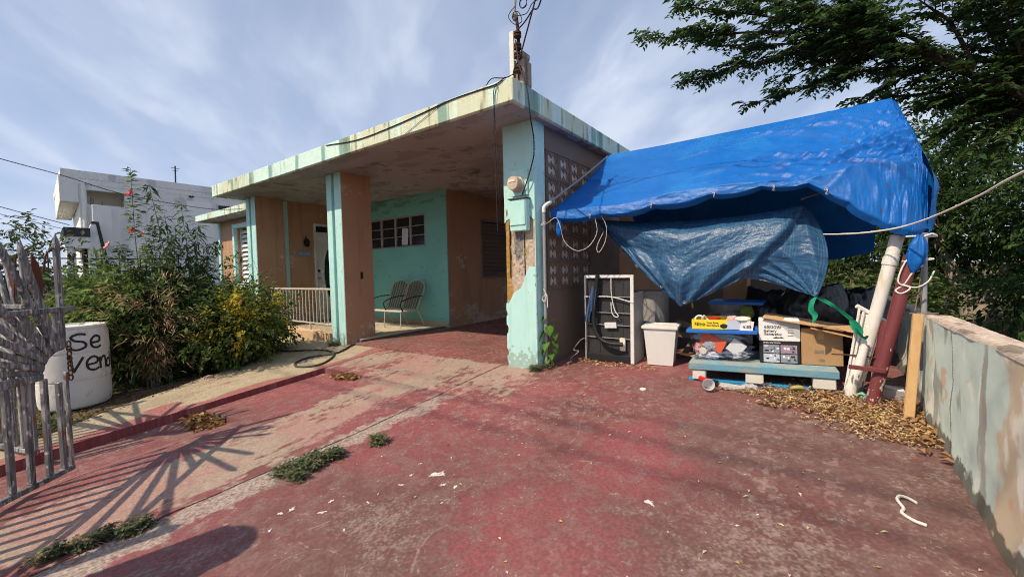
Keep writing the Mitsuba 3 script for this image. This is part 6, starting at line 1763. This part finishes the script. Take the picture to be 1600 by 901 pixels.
obj('stair_trim', stand_x(prism(sg.Polygon([(3.52, 3.30), (3.55, 3.40), (3.74, 3.40), (4.05, 1.2), (3.92, 1.2), (3.66, 3.30)]), .19), -23.42, 0, 0), 'm_charcoal', NH)
obj('balcony_roof', up_(prism(sg.Polygon([(-22.95, 2.72), (-22.95, 3.44), (-26, 3.8), (-26, 2.98)]), .34), 2.76), 'm_charcoal', NH)
obj('balcony_soffit', up_(prism(sg.Polygon([(-23.0, 2.74), (-23.0, 3.42), (-25.9, 3.78), (-25.9, 3.0)]), .438), 2.32), 'm_nwall', NH)
obj('balcony_column', box(-23.3, -23.05, 2.78, 3.03, -.5, 2.32, .01), 'm_nwall', NH)
obj('dark_opening', box(-23.9, -23.6, 3.30, 3.62, 1.0, 2.3, 0), 'm_charcoal', NH)
for i, (y, z) in enumerate(((7.0, 4.9), (5.2, 4.0))):
    obj('vent', box(-23.99, -23.93, y, y + .18, z, z + .07, .005), 'm_charcoal', NH)
obj('wall_patch', box(-24.0, -23.985, 6.9, 7.9, 3.9, 4.72, .002), 'm_print_white', NH)
obj('window', box(-24.0, -23.97, 8.2, 9.0, 4.45, 4.65, .002), 'm_charcoal', NH)
an = thing('roof_antenna', 'thin antenna on the roof of the white neighbour house', 'antenna')
obj('mast', tube([(-24.3, 6.6, 5.5), (-24.3, 6.62, 6.34)], .03, 6), 'm_charcoal', an)
obj('crossbar', cat(tube([(-24.3, 6.45, 6.25), (-24.3, 6.8, 6.22)], .012, 5), tube([(-24.3, 6.5, 6.12), (-24.3, 6.72, 6.12)], .010, 5)), 'm_charcoal', an)
cable('thin overhead wire slanting down from upper left to the low wing', [(-8.9, -.6, 3.0), (-8.83, .509, 2.709), (-8.80, 1.086, 2.574), (-8.73, 1.756, 2.378), (-9.3, 3.0, 2.36), (-9.5, 3.68, 2.45)], .006, 'overhead_wire', n=6, cat_='wire')
cable('upper thin line running to the neighbour house balcony', [(-23, -1.5, 4.6), (-23, 1.246, 3.694), (-23, 2.9, 3.18)], .014, 'overhead_wire', n=6, cat_='wire')
cable('lower thin line running to the neighbour house balcony', [(-23, -1.5, 4.1), (-23, 1.3, 3.42), (-23, 2.8, 3.0)], .010, 'overhead_wire', n=6, cat_='wire')

# ------------------------------------------------------------------ repeats share a group
_groups = {'sunburst_gate': 'leaves of the sunburst gate', 'weed_patch': 'weeds growing on the paving', 'stone': 'stones along the walkway', 'rubbish_bag': 'black rubbish bags in the tent', 'plank': 'planks behind the waste bin',
           'storage_tote': 'clear storage totes', 'cable': 'cables on the house', 'cord': 'cords about the tent', 'rope': 'ropes of the tent', 'street_line': 'overhead street lines', 'overhead_wire': 'wires on the left',
           'dark_leafy_shrub': 'dark leafy shrubs of the garden bed', 'background_tree': 'trees behind the tent', 'undergrowth_bush': 'bushes behind the boundary wall'}
for _k in list(labels):
    _b = _k[:-4] if _k[-4:-3] == '_' and _k[-3:].isdigit() else _k
    if '__' not in _k and _b in _groups:
        labels[_k]['group'] = _groups[_b]
